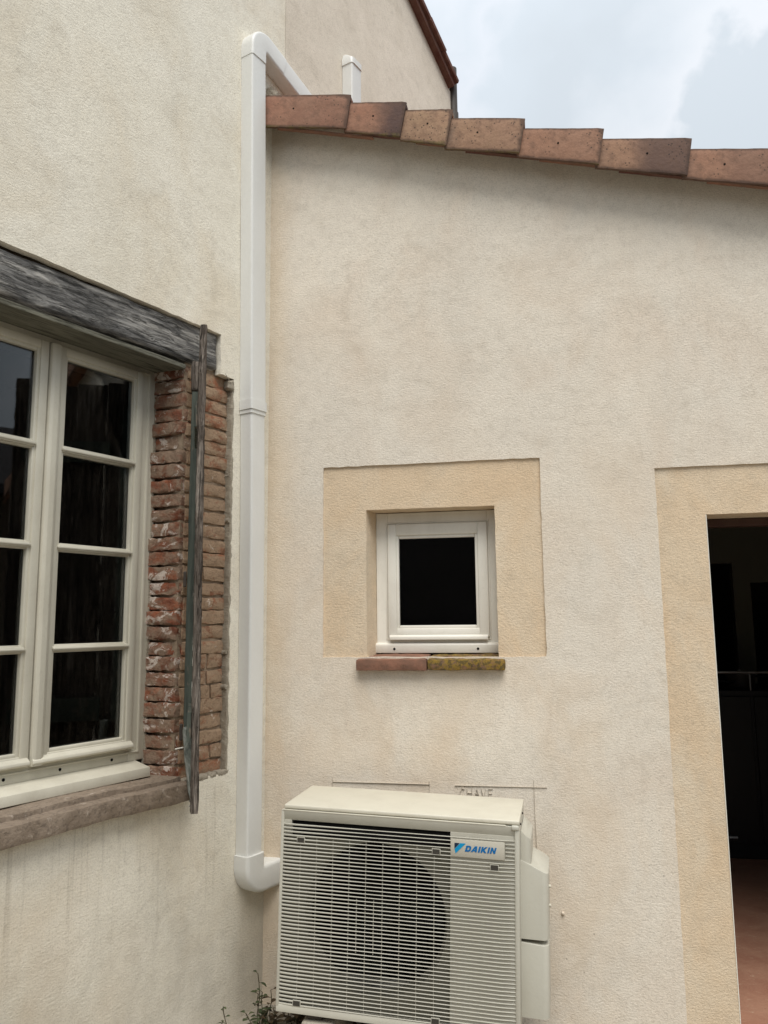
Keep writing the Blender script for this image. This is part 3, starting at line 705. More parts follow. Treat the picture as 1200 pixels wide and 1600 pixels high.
# recessed surrounds with their reveals
WX0, WX1, WZ0, WZ1 = 0.4635, 1.0390, Z-0.175, Z+0.5015
rp_ = lambda u, v, o: (u, 0.0095-o, v)
g = sheet(breaks(TX0-0.012, TX1+0.012, 0.03, [WX0, WX1]), breaks(WZ0, TZ1+0.012, 0.03, [TZ0, WZ1]), lambda u, v: not (WX0 < u < WX1 and WZ0 < v < WZ1), rp_, 0.16, jit=0.0012, bow=0.001)
for v in g.verts:          # splay of the window reveal
    if v.co.y > 0.1:
        if abs(v.co.x-WX0) < 0.01: v.co.x += 0.03
        if abs(v.co.x-WX1) < 0.01: v.co.x -= 0.006
obj('window_surround', g, M['ochre'], annex, 40, label='ochre render surround of the small window')
OX0, OX1, OZ1 = 1.9095, 2.82, Z+0.4308
g = sheet(breaks(DX0-0.012, DX1+0.012, 0.035, [OX0, OX1]), breaks(-0.02, DZ1+0.012, 0.035, [OZ1]), lambda u, v: not (OX0 < u < OX1 and v < OZ1), rp_, 0.24, jit=0.0010, bow=0.001)
obj('door_surround', g, M['ochre'], annex, 40, label='ochre render surround of the open doorway')
# pale worn corner of the door opening
obj('corner_bead', BX(OX0-0.0015, OX0+0.0022, 0.0080, 0.03, 0, OZ1-0.002, 0.001), M['pvc_white'], annex)

# little window
w2 = obj('window', frame_bm(0.488, 1.036, Z-0.140, Z+0.498, 0, 0, 0.055, 0.045, 0.07, 0.054), M['pvc_white'], annex)
w2.data.clear_geometry()
def yflip(bm, y0):
    for v in bm.verts: v.co.y = -v.co.y+y0
    return bm
bm = yflip(frame_bm(0.486, 1.0345, Z-0.139, Z+0.499, 0, -0.05, 0.054, 0.038, 0.070, 0.055, 0.003), 0.122)
bmesh.ops.recalc_face_normals(bm, faces=bm.faces); bm.to_mesh(w2.data); bm.free(); w2.data.materials.clear(); w2.data.materials.append(M['pvc_white']); w2['label'] = 'small square white window with a dark pane'
bm = yflip(frame_bm(0.541, 0.997, Z-0.070, Z+0.445, 0.012, -0.04, 0.040, 0.044, 0.040, 0.052, 0.004), 0.122); obj('sash', bm, M['pvc_white'], w2, 40)
bm = yflip(frame_bm(0.577, 0.957, Z-0.032, Z+0.396, 0.004, -0.03, 0.016, 0.017, 0.016, 0.018, 0.005), 0.122); obj('glazing_bead', bm, M['pvc_white'], w2, 40)
bm = yflip(frame_bm(0.531, 1.006, Z-0.08, Z+0.455, 0.003, -0.01, 0.006, 0.006, 0.006, 0.006, 0.002), 0.122); obj('frame_bead', bm, M['pvc_white'], w2, 40)
obj('pane', BX(0.590, 0.943, 0.128, 0.132, Z-0.019, Z+0.381), M['glass'], w2)
bm = bmesh.new(); prism(bm, [(0.122, Z-0.092), (0.112, Z-0.096), (0.108, Z-0.104), (0.110, Z-0.139), (0.125, Z-0.139)], 'x', 0.474, 1.038, 0.002); obj('sill_rail', bm, M['pvc_white'], w2, 40)
bm = bmesh.new(); prism(bm, [(0.11, Z-0.058), (0.100, Z-0.066), (0.099, Z-0.080), (0.112, Z-0.082)], 'x', 0.548, 0.990, 0.0015); obj('drip_rail', bm, M['pvc_white'], w2, 40)
for x in (0.568, 0.944):
    bm = bmesh.new(); cyl(bm, (x, 0.1085, Z-0.121), (x, 0.113, Z-0.121), 0.006, n=10); obj('drain_hole', bm, M['hole'], w2)
# sill bricks
bm = bmesh.new(); rough(bm, 0.424, 0.734, -0.042, 0.15, Z-0.208, Z-0.160, 0.014, 0.003, 24, 31, 0.005, lambda q: Vector((q.x, q.y, q.z+(0.017*max(0, min(1, (q.y+0.03)/0.14)) if q.z > Z-0.18 else 0)))); obj('sill_brick', bm, M['sill_tile'], annex, 50, label='bare reddish sill brick')
bm = bmesh.new(); rough(bm, 0.7365, 1.066, -0.040, 0.15, Z-0.206, Z-0.161, 0.014, 0.004, 24, 32, 0.006, lambda q: Vector((q.x, q.y, q.z+(0.017*max(0, min(1, (q.y+0.03)/0.14)) if q.z > Z-0.18 else 0)))); obj('sill_brick', bm, M['sill_lichen'], annex, 50, label='sill brick crusted with yellow lichen')
# pencil marks on the render
def ribbon(bm, pts, w=0.0016, y=-0.0045):
    for (a, b) in zip(pts, pts[1:]):
        a = Vector(a); b = Vector(b); w = min(w, 0.0011); d = (b-a).normalized()*1.0; n_ = Vector((-d.y, d.x))*w/2
        q = [a-n_, b-n_, b+n_, a+n_]; A = [bm.verts.new((v.x, y, Z+v.y)) for v in q]; Bv = [bm.verts.new((v.x, y+0.006, Z+v.y)) for v in q]
        bm.faces.new(A); bm.faces.new(Bv[::-1])
        for i in range(4): bm.faces.new([A[i], Bv[i], Bv[(i+1) % 4], A[(i+1) % 4]])
bm = bmesh.new()
ribbon(bm, [(0.308, -0.683), (0.52, -0.682), (0.735, -0.682)], 0.0014); ribbon(bm, [(0.31, -0.664), (0.31, -0.71)]); ribbon(bm, [(0.732, -0.668), (0.732, -0.72)])
ribbon(bm, [(0.84, -0.683), (1.0, -0.682), (1.17, -0.681), (1.22, -0.681)], 0.0014); ribbon(bm, [(1.167, -0.655), (1.168, -0.80), (1.171, -0.95)], 0.0015)
def strokes(x, z, h, segs):
    for sg in segs: ribbon(bm, [(x+p[0]*h, z+p[1]*h) for p in sg], 0.0018)
hh = 0.036; x = 0.862; z = -0.730
for segs in ([[(0.5, 0.9), (0.2, 1), (0, 0.6), (0, 0.3), (0.25, 0), (0.5, 0.1)]], [[(0, 0), (0, 1)], [(0.55, 0), (0.55, 1)], [(0, 0.5), (0.55, 0.5)]], [[(0, 0), (0.3, 1), (0.6, 0)], [(0.15, 0.4), (0.45, 0.4)]],
             [[(0, 1), (0.25, 0), (0.5, 1)]], [[(0.5, 0), (0, 0), (0, 1), (0.5, 1)], [(0, 0.5), (0.4, 0.5)]]):
    strokes(x, z, hh, segs); x += hh*0.82
obj('pencil_marking', bm, M['pencil'], annex)
bm = bmesh.new(); rough(bm, 1.258, 1.270, -0.012, 0.0, 0.43, 0.442, 0.004, 0.001, 40, 2, 0.004); obj('render_nib', bm, M['annex'], annex, 60)

# roof and verge tiles
RZ = lambda x: Z+2.530-0.272*x
bm = bmesh.new(); prism(bm, [(-0.3, RZ(-0.3)), (4.6, RZ(4.6)), (4.6, RZ(4.6)-0.045), (-0.3, RZ(-0.3)-0.045)], 'y', -0.09, 4.6)
rf = obj('roof', bm, M['roof'], annex)
bm = bmesh.new()
for i in range(26):      # canal tile rows running down the slope (+x)
    y = 0.18+i*0.17; r = 0.075; prof = [(y+r*math.cos(t), r*0.8*math.sin(t)) for t in [math.pi*k/6 for k in range(7)]]
    for j in range(13):
        xa = 0.0+j*0.345; A = []
        if y > 0.2 and xa < (y*0.389+0.02): xa = y*0.389+0.03 if xa+0.30 > y*0.389+0.03 else None
        if xa is None: continue
        xb = 0.0+j*0.345+0.38
        for xx, k, dzz in ((xa, 0.92, 0.0), (xb, 1.05, 0.016)):
            A.append([bm.verts.new((xx, y+(py-y)*k, RZ(xx)-0.02+pz*k+dzz)) for py, pz in prof])
        for q in range(6): bm.faces.new([A[0][q], A[0][q+1], A[1][q+1], A[1][q]])
ct = obj('canal_tiles', bm, M['roof'], rf, 60); ct['kind'] = 'stuff'
# measured ends of the verge tiles: x right top, x right bottom, z top left/right, z bottom left/right
T = [(-0.03, 0.424, 0.400, 2.572, 2.492, 2.408, 2.322), (0.386, 0.692, 0.659, 2.467, 2.413, 2.316, 2.244), (0.655, 0.908, 0.874, 2.388, 2.345, 2.236, 2.172),
     (0.862, 1.234, 1.203, 2.318, 2.253, 2.165, 2.090), (1.190, 1.575, 1.545, 2.220, 2.155, 2.082, 1.990), (1.530, 1.938, 1.909, 2.122, 2.059, 1.984, 1.892),
     (1.890, 2.30, 2.27, 2.024, 1.962, 1.888, 1.797), (2.25, 2.66, 2.63, 1.925, 1.862, 1.79, 1.70), (2.61, 3.02, 2.99, 1.826, 1.765, 1.69, 1.602), (2.97, 3.38, 3.35, 1.73, 1.667, 1.595, 1.504), (3.33, 3.74, 3.71, 1.633, 1.57, 1.497, 1.407), (3.69, 4.1, 4.07, 1.535, 1.472, 1.4, 1.31), (4.05, 4.46, 4.43, 1.437, 1.374, 1.30, 1.212)]
K_ = (3.4-0.125)/(3.4-0.08)         # the verge overhangs the wall by 12.5 cm
T = [tuple([1.2077+(v-1.2077)*K_ for v in q[:3]]+[v*K_ for v in q[3:]]) for q in T]; T[0] = (-0.055,)+T[0][1:]
lab = {0: 'topmost verge tile beside the white duct', 1: 'short soot-darkened verge tile', 2: 'short sandy verge tile with dark pits'}
for i, (xl, xt, xb, zl, zr, bl, br_) in enumerate(T):
    rnd = random.Random(i+40); ya = -0.088-0.0; y2 = -0.074
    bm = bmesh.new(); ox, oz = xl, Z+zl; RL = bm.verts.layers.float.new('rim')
    # upright face leaning out towards its lower (right) end so it laps over the next tile
    n1 = 14; n2 = 6; grid = {}
    yl, yr = -0.120, -0.139
    for a in range(n1+1):
        for b in range(n2+1):
            u = a/n1; v = b/n2
            xtop = xl+(xt-xl)*u; xbot = xl+(xb-xl)*u
            zt = zl+(zr-zl)*u; zb = bl+(br_-bl)*u
            xx = xtop+(xbot-xtop)*v; zz = zt+(zb-zt)*v
            w = noise.noise(Vector((xx*25, zz*25, i*3.0)))*0.0014
            edge = 0.004*((1 if v in (0, 1) else 0)+(1 if u == 1 else 0))
            jz = noise.noise(Vector((xx*60, i*2.0, v)))*0.0022*(1 if v in (0, 1) else 0); jx = noise.noise(Vector((zz*70, i*2.0, 1)))*0.002*(1 if u in (0, 1) else 0)
            for k, yy in ((0, yl+(yr-yl)*u+w+edge), (1, yl+(yr-yl)*u+0.017)):
                grid[(a, b, k)] = bm.verts.new((xx-ox+jx, yy, zz+Z-oz+jz))
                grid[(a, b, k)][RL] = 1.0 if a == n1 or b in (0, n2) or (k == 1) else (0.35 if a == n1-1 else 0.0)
    for a in range(n1):
        for b in range(n2):
            for k in (0, 1): bm.faces.new([grid[(a, b, k)], grid[(a+1, b, k)], grid[(a+1, b+1, k)], grid[(a, b+1, k)]])
    for a in range(n1):
        for b in (0, n2): bm.faces.new([grid[(a, b, 0)], grid[(a+1, b, 0)], grid[(a+1, b, 1)], grid[(a, b, 1)]])
    for b in range(n2):
        for a in (0, n1): bm.faces.new([grid[(a, b, 0)], grid[(a, b+1, 0)], grid[(a, b+1, 1)], grid[(a, b, 1)]])
    # top wing lying back over the roof
    prism(bm, [(0.001, -0.003), (xt-xl-0.001, zr-zl-0.003), (xt-xl-0.003, zr-zl-0.018), (0.001, -0.018)], 'y', -0.116, 0.15)
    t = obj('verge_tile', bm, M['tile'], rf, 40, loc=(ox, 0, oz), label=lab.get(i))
    if 1:
        u = 0.5+0.06*((i % 3)-1); xx = (xl+(xt-xl)*u)-ox-0.008; zz = (zl+(zr-zl)*u-0.072)+Z-oz
        bm = bmesh.new(); cyl(bm, (xx, yl+(yr-yl)*u-0.0012, zz), (xx, yl+(yr-yl)*u+0.008, zz), 0.0045, 0.004, n=9); obj('nail_hole', bm, M['hole'], t)
    t.color = ([(0.25, 0.9, 0.1), (1.0, 0.0, 0.15), (0.0, 0.1, 1.0), (0.1, 0.95, 0.8), (0.1, 0.0, 0.35), (0.85, 0.45, 0.6), (0.35, 0.5, 0.3), (0.5, 0.2, 0.5)][i % 8])+(1,)
    # tile lying beneath, its edge shows below the face
    bm = bmesh.new(); xa = xl+0.20*(xt-xl)+0.02; xe = xt+0.10; za = bl+(br_-bl)*0.25+0.011
    rough(bm, xa-ox, xe-ox, -0.110, -0.086, za+Z-oz-0.010, za+Z-oz, 0.03, 0.0015, 20, i, 0.003, lambda q, xa=xa, ox=ox: Vector((q.x, q.y, q.z-0.245*(q.x-(xa-ox)))))
    props(obj('bedding_tile', bm, M['far_tile'] if i % 2 else M['sill_tile'], t, 40))
# mortar debris in the corner over the first tile
bm = bmesh.new(); rnd = random.Random(9)
for k in range(16):
    x = rnd.uniform(-0.03, 0.05); r = rnd.uniform(0.006, 0.018); rough(bm, x-r, x+r, -0.03-r, -0.03+r, Z+2.575-r, Z+2.575+r+0.02*(k % 3), 0.008, 0.006, 40, k, 0.005)
cr = obj('mortar_debris', bm, M['render_edge'], annex, 60); cr['kind'] = 'stuff'

# room seen through the doorway ---------------------------------------
RX0, RX1, RY0, RY1, RZ1 = 1.15, 4.3, 0.26, 3.3, Z+0.72
bm = bmesh.new(); box(bm, RX0, RX1, RY0, RY1, 0.012, RZ1)
kill = [f for f in bm.faces if f.calc_center_median().y < RY0+0.01 or f.calc_center_median().z < 0.05 or f.calc_center_median().y > RY1-0.01]
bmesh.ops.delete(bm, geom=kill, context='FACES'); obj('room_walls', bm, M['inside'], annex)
# wall back of the facade with the door hole
bm = bmesh.new(); box(bm, -0.05, OX0-0.004, 0.2505, 0.30, 0, Z+2.2); box(bm, OX1+0.004, 4.4, 0.2505, 0.30, 0, Z+1.1); box(bm, OX0-0.004, OX1+0.004, 0.2505, 0.30, OZ1+0.004, Z+1.4)
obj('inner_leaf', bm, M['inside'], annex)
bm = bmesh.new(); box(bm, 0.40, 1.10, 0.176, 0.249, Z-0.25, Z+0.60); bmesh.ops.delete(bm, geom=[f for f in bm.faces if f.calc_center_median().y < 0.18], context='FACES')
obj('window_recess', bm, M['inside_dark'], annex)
obj('door_head', BX(OX0+0.002, OX1-0.002, 0.17, 0.235, OZ1-0.035, OZ1-0.002, 0.003), M['red_lintel'], annex)
props(obj('room_floor', BX(OX0-0.6, 4.3, 0.0, 3.3, -0.05, 0.014), M['floor'], annex, label='worn terracotta floor inside the doorway'))
# back wall with two dark openings
bm = bmesh.new(); yb = 3.2
for a in ((RX0, 2.40, 0.014, RZ1), (2.40, 2.735, Z+0.437, RZ1), (2.735, 2.862, 0.014, RZ1), (2.862, 3.5, Z+0.28, RZ1), (3.5, RX1, 0.014, RZ1)):
    box(bm, a[0], a[1], yb, yb+0.09, a[2], a[3])
obj('back_wall', bm, M['inside'], annex)
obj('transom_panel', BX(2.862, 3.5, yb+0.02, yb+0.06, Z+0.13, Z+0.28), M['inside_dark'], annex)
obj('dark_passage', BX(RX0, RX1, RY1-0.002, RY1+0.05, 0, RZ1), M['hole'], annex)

# cabinet with a steel rail inside
cabn = empty('kitchen_cabinet', 'black kitchen cabinet with a steel rail in the dark room behind the doorway', 'cabinet', Matrix.Translation((2.05, 2.42, 0.014)))
obj('carcass', BX(0, 1.7, 0.0, 0.6, 0.0, 1.10, 0.006), M['black'], cabn)
for k in range(3): obj('cabinet_door', BX(0.02+k*0.56, 0.56+k*0.56, -0.018, -0.001, 0.10, 1.06, 0.004), M['black'], cabn)
bm = bmesh.new(); cyl(bm, (0.02, -0.03, 1.222), (1.68, -0.03, 1.222), 0.009)
for x in (0.06, 0.56, 1.1, 1.6): cyl(bm, (x, -0.03, 1.10), (x, -0.03, 1.222), 0.006)
obj('rail', bm, M['steel'], cabn, 40)
bm = bmesh.new(); cyl(bm, (0.33, -0.028, 0.14), (0.41, -0.028, 0.14), 0.012); obj('handle', bm, M['steel'], cabn, 40)
def pot(name, label, x, y, r, h):
    e = empty(name, label, 'pot', Matrix.Translation((x, y, 1.116)))
    bm = bmesh.new(); cyl(bm, (0, 0, 0), (0, 0, h), r*0.94, r, n=20); obj('pot_body', bm, M['metal_dark'], e, 40)
    bm = bmesh.new(); cyl(bm, (0, 0, h), (0, 0, h+0.012), r*1.02, r*0.5, n=20); cyl(bm, (0, 0, h+0.012), (0, 0, h+0.03), 0.012); obj('lid', bm, M['steel'], e, 40)
    bm = bmesh.new(); cyl(bm, (r, 0, h*0.8), (r+0.12, 0, h*0.85), 0.008); obj('handle', bm, M['black'], e, 40)
pot('cooking_pot', 'low dark pot nearest the left edge on the black cabinet', 2.36, 2.62, 0.09, 0.05)
pot('cooking_pot', 'taller dark pot behind the rail on the black cabinet', 2.62, 2.70, 0.10, 0.09)

# ================================================================== OUTDOOR UNIT
from math import cos, sin
RXr, RYr, RZr = 0.006, 0.0264, -0.0274
MM = Matrix.Translation((0.2322, -0.4595, Z-0.6784)) @ (Matrix.Rotation(RZr, 4, 'Z') @ Matrix.Rotation(RYr, 4, 'Y') @ Matrix.Rotation(RXr, 4, 'X'))
W_, H_, D_ = 0.889, 0.7285, 0.3458
unit = empty('outdoor_unit', 'ivory air conditioning outdoor unit with slatted fan grille standing in the corner', 'air conditioner', MM)
# casing: open front shell
bm = bmesh.new()
box(bm, 0.004, 0.018, 0.03, D_-0.004, -H_+0.006, -0.016, 0.003); box(bm, W_-0.018, W_-0.004, 0.03, D_-0.004, -H_+0.006, -0.016, 0.003)
box(bm, 0.018, W_-0.018, D_-0.02, D_-0.004, -H_+0.006, -0.016); box(bm, 0.018, W_-0.018, 0.03, D_-0.02, -H_+0.006, -H_+0.02)
obj('casing', bm, M['ac'], unit, 40)
# lid with turned-down rim
bm = bmesh.new(); box(bm, 0.008, W_-0.002, 0.004, D_, -0.016, 0.0, 0.005, 3); obj('lid', bm, M['ac_lid'], unit, 40)
bm = bmesh.new(); box(bm, 0.006, W_-0.05, -0.001, 0.006, -0.0215, -0.0165, 0.002); obj('lid_lip', bm, M['ac_lid'], unit, 40)
bm = bmesh.new(); box(bm, W_-0.032, W_-0.004, -0.003, 0.02, -0.034, -0.016, 0.006, 3); obj('corner_clip', bm, M['ac'], unit, 40)
# front frame
bm = bmesh.new()
prism(bm, [(0.0, -0.020), (0.013, -0.0575), (0.03, -0.0575), (0.03, -0.020)], 'x', 0.0, W_-0.004, 0.0015)
prism(bm, [(0.002, -H_+0.024), (-0.001, -H_+0.0), (0.03, -H_), (0.03, -H_+0.024)], 'x', 0.0, W_-0.004, 0.0015)
box(bm, -0.001, 0.010, 0.001, 0.03, -H_+0.002, -0.022, 0.002); box(bm, 0.868, W_-0.003, 0.0015, 0.03, -H_+0.002, -0.022, 0.006, 3)
obj('front_frame', bm, M['ac'], unit, 40)
# backing sheet with the round fan mouth
cx, cz, R0 = 0.362, -0.385, 0.266
bm = bmesh.new(); N = 64; ring = []; outer = []
bx0, bx1, bz0, bz1 = 0.010, 0.640, -0.706, -0.056
for k in range(N):
    a = 2*math.pi*k/N; c, s = cos(a), sin(a); ring.append(bm.verts.new((cx+R0*c, 0.026, cz+R0*s)))
    t = min(((bx1-cx)/c if c > 1e-9 else (bx0-cx)/c if c < -1e-9 else 9), ((bz1-cz)/s if s > 1e-9 else (bz0-cz)/s if s < -1e-9 else 9)); outer.append(bm.verts.new((cx+t*c, 0.024, cz+t*s)))
lip = [bm.verts.new((cx+(R0-0.012)*cos(2*math.pi*k/N), 0.07, cz+(R0-0.012)*sin(2*math.pi*k/N))) for k in range(N)]
for k in range(N):
    j = (k+1) % N; bm.faces.new([outer[k], outer[j], ring[j], ring[k]]); bm.faces.new([ring[k], ring[j], lip[j], lip[k]])
for (x_, z_) in ((bx0, bz0), (bx0, bz1), (bx1, bz0), (bx1, bz1)):
    c_ = bm.verts.new((x_, 0.024, z_)); on = sorted(outer, key=lambda v: (v.co-c_.co).length)
    a_ = [v for v in on if abs(v.co.x-x_) < 1e-5][:1]+[v for v in on if abs(v.co.z-z_) < 1e-5][:1]
    if len(a_) == 2 and a_[0] is not a_[1]: bm.faces.new([c_, a_[0], a_[1]])
obj('fan_shroud', bm, M['ac_back'], unit, 30)
obj('side_panel', BX(0.640, 0.869, 0.0095, 0.03, -0.706, -0.056, 0.001), M['ac'], unit)
obj('left_panel', BX(0.008, 0.038, 0.0105, 0.0235, -0.112, -0.056, 0.001), M['ac'], unit)
bm = bmesh.new(); box(bm, 0.02, W_-0.02, 0.31, 0.32, -0.71, -0.02); obj('coil', bm, M['ac_dark'], unit)
obj('top_slot', BX(0.040, 0.637, 0.0215, 0.0235, -0.112, -0.058), M['ac_dark'], unit)
bm = bmesh.new(); cyl(bm, (cx, 0.07, cz), (cx, 0.16, cz), 0.06, 0.07, n=24); fan = obj('fan_hub', bm, M['ac_dark'], unit, 40)
for k in range(3):
    bm = bmesh.new(); g_ = []
    for i in range(7):
        r = 0.06+0.185*i/6; w_ = 0.55+0.25*i/6
        for j in range(7):
            a = w_*(j/6-0.5)+k*2*math.pi/3+0.25*i/6; g_.append(bm.verts.new((cx+r*cos(a), 0.085+0.07*(j/6), cz+r*sin(a))))
    for i in range(6):
        for j in range(6): bm.faces.new([g_[i*7+j], g_[i*7+j+1], g_[(i+1)*7+j+1], g_[(i+1)*7+j]])
    obj('fan_blade', bm, M['ac_dark'], fan, 60)
# slats: half-round fins, 49 rows
pitch = (0.701-0.070)/48
def slat_bm(x0, x1):
    bm = bmesh.new(); prof = [(0.0010, -0.0013), (0.0, 0.0), (0.0008, 0.0012), (0.002, 0.0016), (0.0052, 0.0012), (0.0052, -0.0010), (0.003, -0.0016)]
    n = len(prof); st = []
    xs = [x0]+([x0+0.012, x0+0.05, x0+0.09, x0+0.2, x0+0.32] if x0 < 0.02 else [])+([x1-0.05] if x1 > 0.8 else [])+[x1]
    for x in xs:
        e_ = 0.0
        if x < 0.02 and x0 < 0.02: e_ = 0.004 if x == x0 else 0.0025
        if x == x1 and x1 > 0.8: e_ = 0.004
        thin = 1.0+1.25*max(0, 1-(x-x0)/0.32) if x0 < 0.02 else 1.0
        thin *= 1.0 if x < 0.3 else 0.85
        st.append([bm.verts.new((x, y+e_, z*thin)) for y, z in prof])
    for A, Bv in zip(st, st[1:]):
        for i in range(n): bm.faces.new([A[i], A[(i+1) % n], Bv[(i+1) % n], Bv[i]])
    bm.faces.new(st[0]); bm.faces.new(st[-1][::-1]); return bm
full = None; proto = {}
for k in range(49):
    z = -0.0705-pitch*k
    kind = 'full'
    if k in (1, 2, 3, 4): kind = 'left'
    key = kind
    if key not in proto:
        proto[key] = obj('slat', slat_bm(0.006, 0.870 if kind == 'full' else 0.643), M['ac_slat'], unit, 40, loc=(0, 0, z))
    else: share(proto[key], 'slat', unit, (0, 0, z))
for k in (1, 2, 3, 4):
    if 'r' not in proto: proto['r'] = obj('slat_end', BX(0.836, 0.870, 0.003, 0.011, -0.002, 0.002, 0.001), M['ac_slat'], unit, 40, loc=(0, 0, -0.0705-pitch*k))
    else: share(proto['r'], 'slat_end', unit, (0, 0, -0.0705-pitch*k))
wire = None
for k in range(9):
    x = 0.0765+0.0632*k+0.0005
    zt, zb = -0.112-(0.03 if k in (0, 8) else 0), -0.706
    bm = bmesh.new(); box(bm, -0.0008, 0.0008, 0.0045, 0.0065, zb, zt); obj('grille_wire', bm, M['ac_slat'], unit, loc=(x, 0, 0))
for x in (0.297, 0.361):
    obj('grille_wire', BX(-0.001, 0.001, 0.0045, 0.007, -0.50, -0.315), M['ac_slat'], unit, loc=(x, 0, 0))
# square clip openings
for (x, z) in ((0.079, -0.124), (0.590, -0.126), (0.798, -0.164), (0.079, -0.694), (0.590, -0.694)):
    cl = obj('clip_socket', frame_bm(-0.0155, 0.0155, -0.0105, 0.0105, 0.004, -0.006, 0.003, 0.003, 0.003, 0.003, 0.0006), M['ac_slat'], unit, 40, loc=(x, 0.002, z)); cl.rotation_euler = (0, 0, math.pi); cl.location = (x, 0.004, z)
    obj('clip_hole', BX(-0.0135, 0.0135, -0.0065, 0.004, -0.0085, 0.0085), M['clip_dark'], cl)
# badge with the maker's lettering
bd = obj('badge', BX(0.6425, 0.8345, -0.0005, 0.006, -0.1365, -0.0765, 0.0015), M['badge'], unit, 40)
def poly(bm, pts, sh=0.28, y=-0.0016, x0=0, z0=0, h=1):
    P = [(x0+(p[0]+sh*p[1])*h, z0+p[1]*h) for p in pts]; prism(bm, P, 'y', y, -0.0004)
bm = bmesh.new(); HT = 0.0205; zb = -0.1165
def LT(ch, x):
    q = {'D': [[(0, 0), (.30, 0), (.30, .0), (.30, 1), (0, 1)], ],
         }
    def P(pts): poly(bm, pts, x0=x, z0=zb, h=HT)
    if ch == 'D':
        P([(0, 0), (.32, 0), (.32, 1), (0, 1)]); P([(.32, 0), (.62, 0), (.84, .1), (.95, .3), (.66, .42), (.56, .27), (.32, .26)]); P([(.32, .74), (.56, .73), (.66, .58), (.66, .42), (.95, .3), (.95, .7), (.84, .9), (.62, 1), (.32, 1)]); return 1.06
    if ch == 'A':
        P([(-.12, 0), (.2, 0), (.52, .66), (.52, 1), (.38, 1)]); P([(.52, 1), (.52, .66), (.62, 0), (.94, 0), (.78, 1)]); P([(.26, .16), (.62, .16), (.60, .38), (.36, .38)]); return 1.05
    if ch == 'I': P([(0, 0), (.31, 0), (.31, 1), (0, 1)]); return .44
    if ch == 'K': P([(0, 0), (.31, 0), (.31, 1), (0, 1)]); P([(.31, .36), (.62, 0), (1.02, 0), (.55, .54), (.31, .62)]); P([(.31, .55), (.55, .54), (.98, 1), (.60, 1), (.31, .66)]); return 1.08
    if ch == 'N': P([(0, 0), (.29, 0), (.29, 1), (0, 1)]); P([(.29, 1), (.29, .55), (.63, 0), (.63, .45)]); P([(.63, 0), (.92, 0), (.92, 1), (.63, 1)]); return 1.0
x = 0.6935
for ch in 'DAIKIN':
    x += LT(ch, x)*HT*1.06
obj('lettering', bm, M['blue'], bd)
bm = bmesh.new(); prism(bm, [(0.6565, -0.0895), (0.6750, -0.0895), (0.6565, -0.1095)], 'y', -0.0016, -0.0004); obj('emblem_corner', bm, M['navy'], bd)
bm = bmesh.new(); prism(bm, [(0.6770, -0.0895), (0.6965, -0.0895), (0.6605, -0.1255), (0.6570, -0.1105)], 'y', -0.0016, -0.0004); obj('emblem_stripe', bm, M['cyan'], bd)
# pipe covers on the right flank
def cover(x_in, x_out, zti, zto, zb, y0=0.10, y1=0.335, r=0.024):
    bm = bmesh.new(); n = 5; rings = []
    def outline():
        P = [(x_in, y0)]
        P += [(x_out-r+r*sin(t), y0+r-r*cos(t)) for t in [math.pi/2*k/n for k in range(n+1)]]
        P += [(x_out-r+r*cos(t), y1-r+r*sin(t)) for t in [math.pi/2*k/n for k in range(n+1)]]
        return P+[(x_in, y1)]
    O = outline()
    top = [bm.verts.new((px, py, zti+(zto-zti)*(px-x_in)/(x_out-x_in))) for px, py in O]; bot = [bm.verts.new((px, py, zb)) for px, py in O]
    bm.faces.new(top); bm.faces.new(bot[::-1]); m_ = len(O)
    es = []
    for i in range(m_):
        bm.faces.new([top[i], top[(i+1) % m_], bot[(i+1) % m_], bot[i]])
    ed = [e for e in bm.edges if all(v in top for v in e.verts)]
    bmesh.ops.bevel(bm, geom=ed, offset=0.0025, segments=2, profile=0.5, affect='EDGES')
    return bm
obj('valve_cover', cover(0.886, 0.922, -0.058, -0.090, -0.20, 0.103, 0.328), M['ac'], unit, 40)
obj('pipe_cover', cover(0.884, 0.983, -0.158, -0.204, -0.428), M['ac'], unit, 40)
obj('pipe_cover', cover(0.884, 0.983, -0.440, -0.447, -0.690), M['ac'], unit, 40)
bm = bmesh.new(); cyl(bm, (0.978, 0.16, -0.26), (0.990, 0.16, -0.26), 0.006); cyl(bm, (0.978, 0.2, -0.34), (0.990, 0.2, -0.34), 0.006); obj('cover_screw', bm, M['ac_lid'], unit, 40)
bm = bmesh.new(); cyl(bm, (W_-0.004, 0.06, -0.024), (W_+0.001, 0.06, -0.024), 0.004); cyl(bm, (W_-0.004, 0.22, -0.024), (W_+0.001, 0.22, -0.024), 0.004); obj('lid_screw', bm, M['metal_dark'], unit, 40)
for x in (0.14, 0.72):
    f_ = obj('foot', BX(x-0.03, x+0.03, 0.02, D_-0.02, -H_-0.022, -H_+0.002, 0.003), M['metal_dark'], unit)
for i, x in enumerate((0.37, 0.95)):
    b = BX(x-0.06, x+0.06, -0.46, -0.10, 0.0, 0.165 if i == 0 else 0.15, 0.01)
    props(obj('concrete_block', b, M['ground']), 'grey concrete block under the %s end of the outdoor unit' % ('left' if i == 0 else 'right'), 'block', 'blocks carrying the outdoor unit')

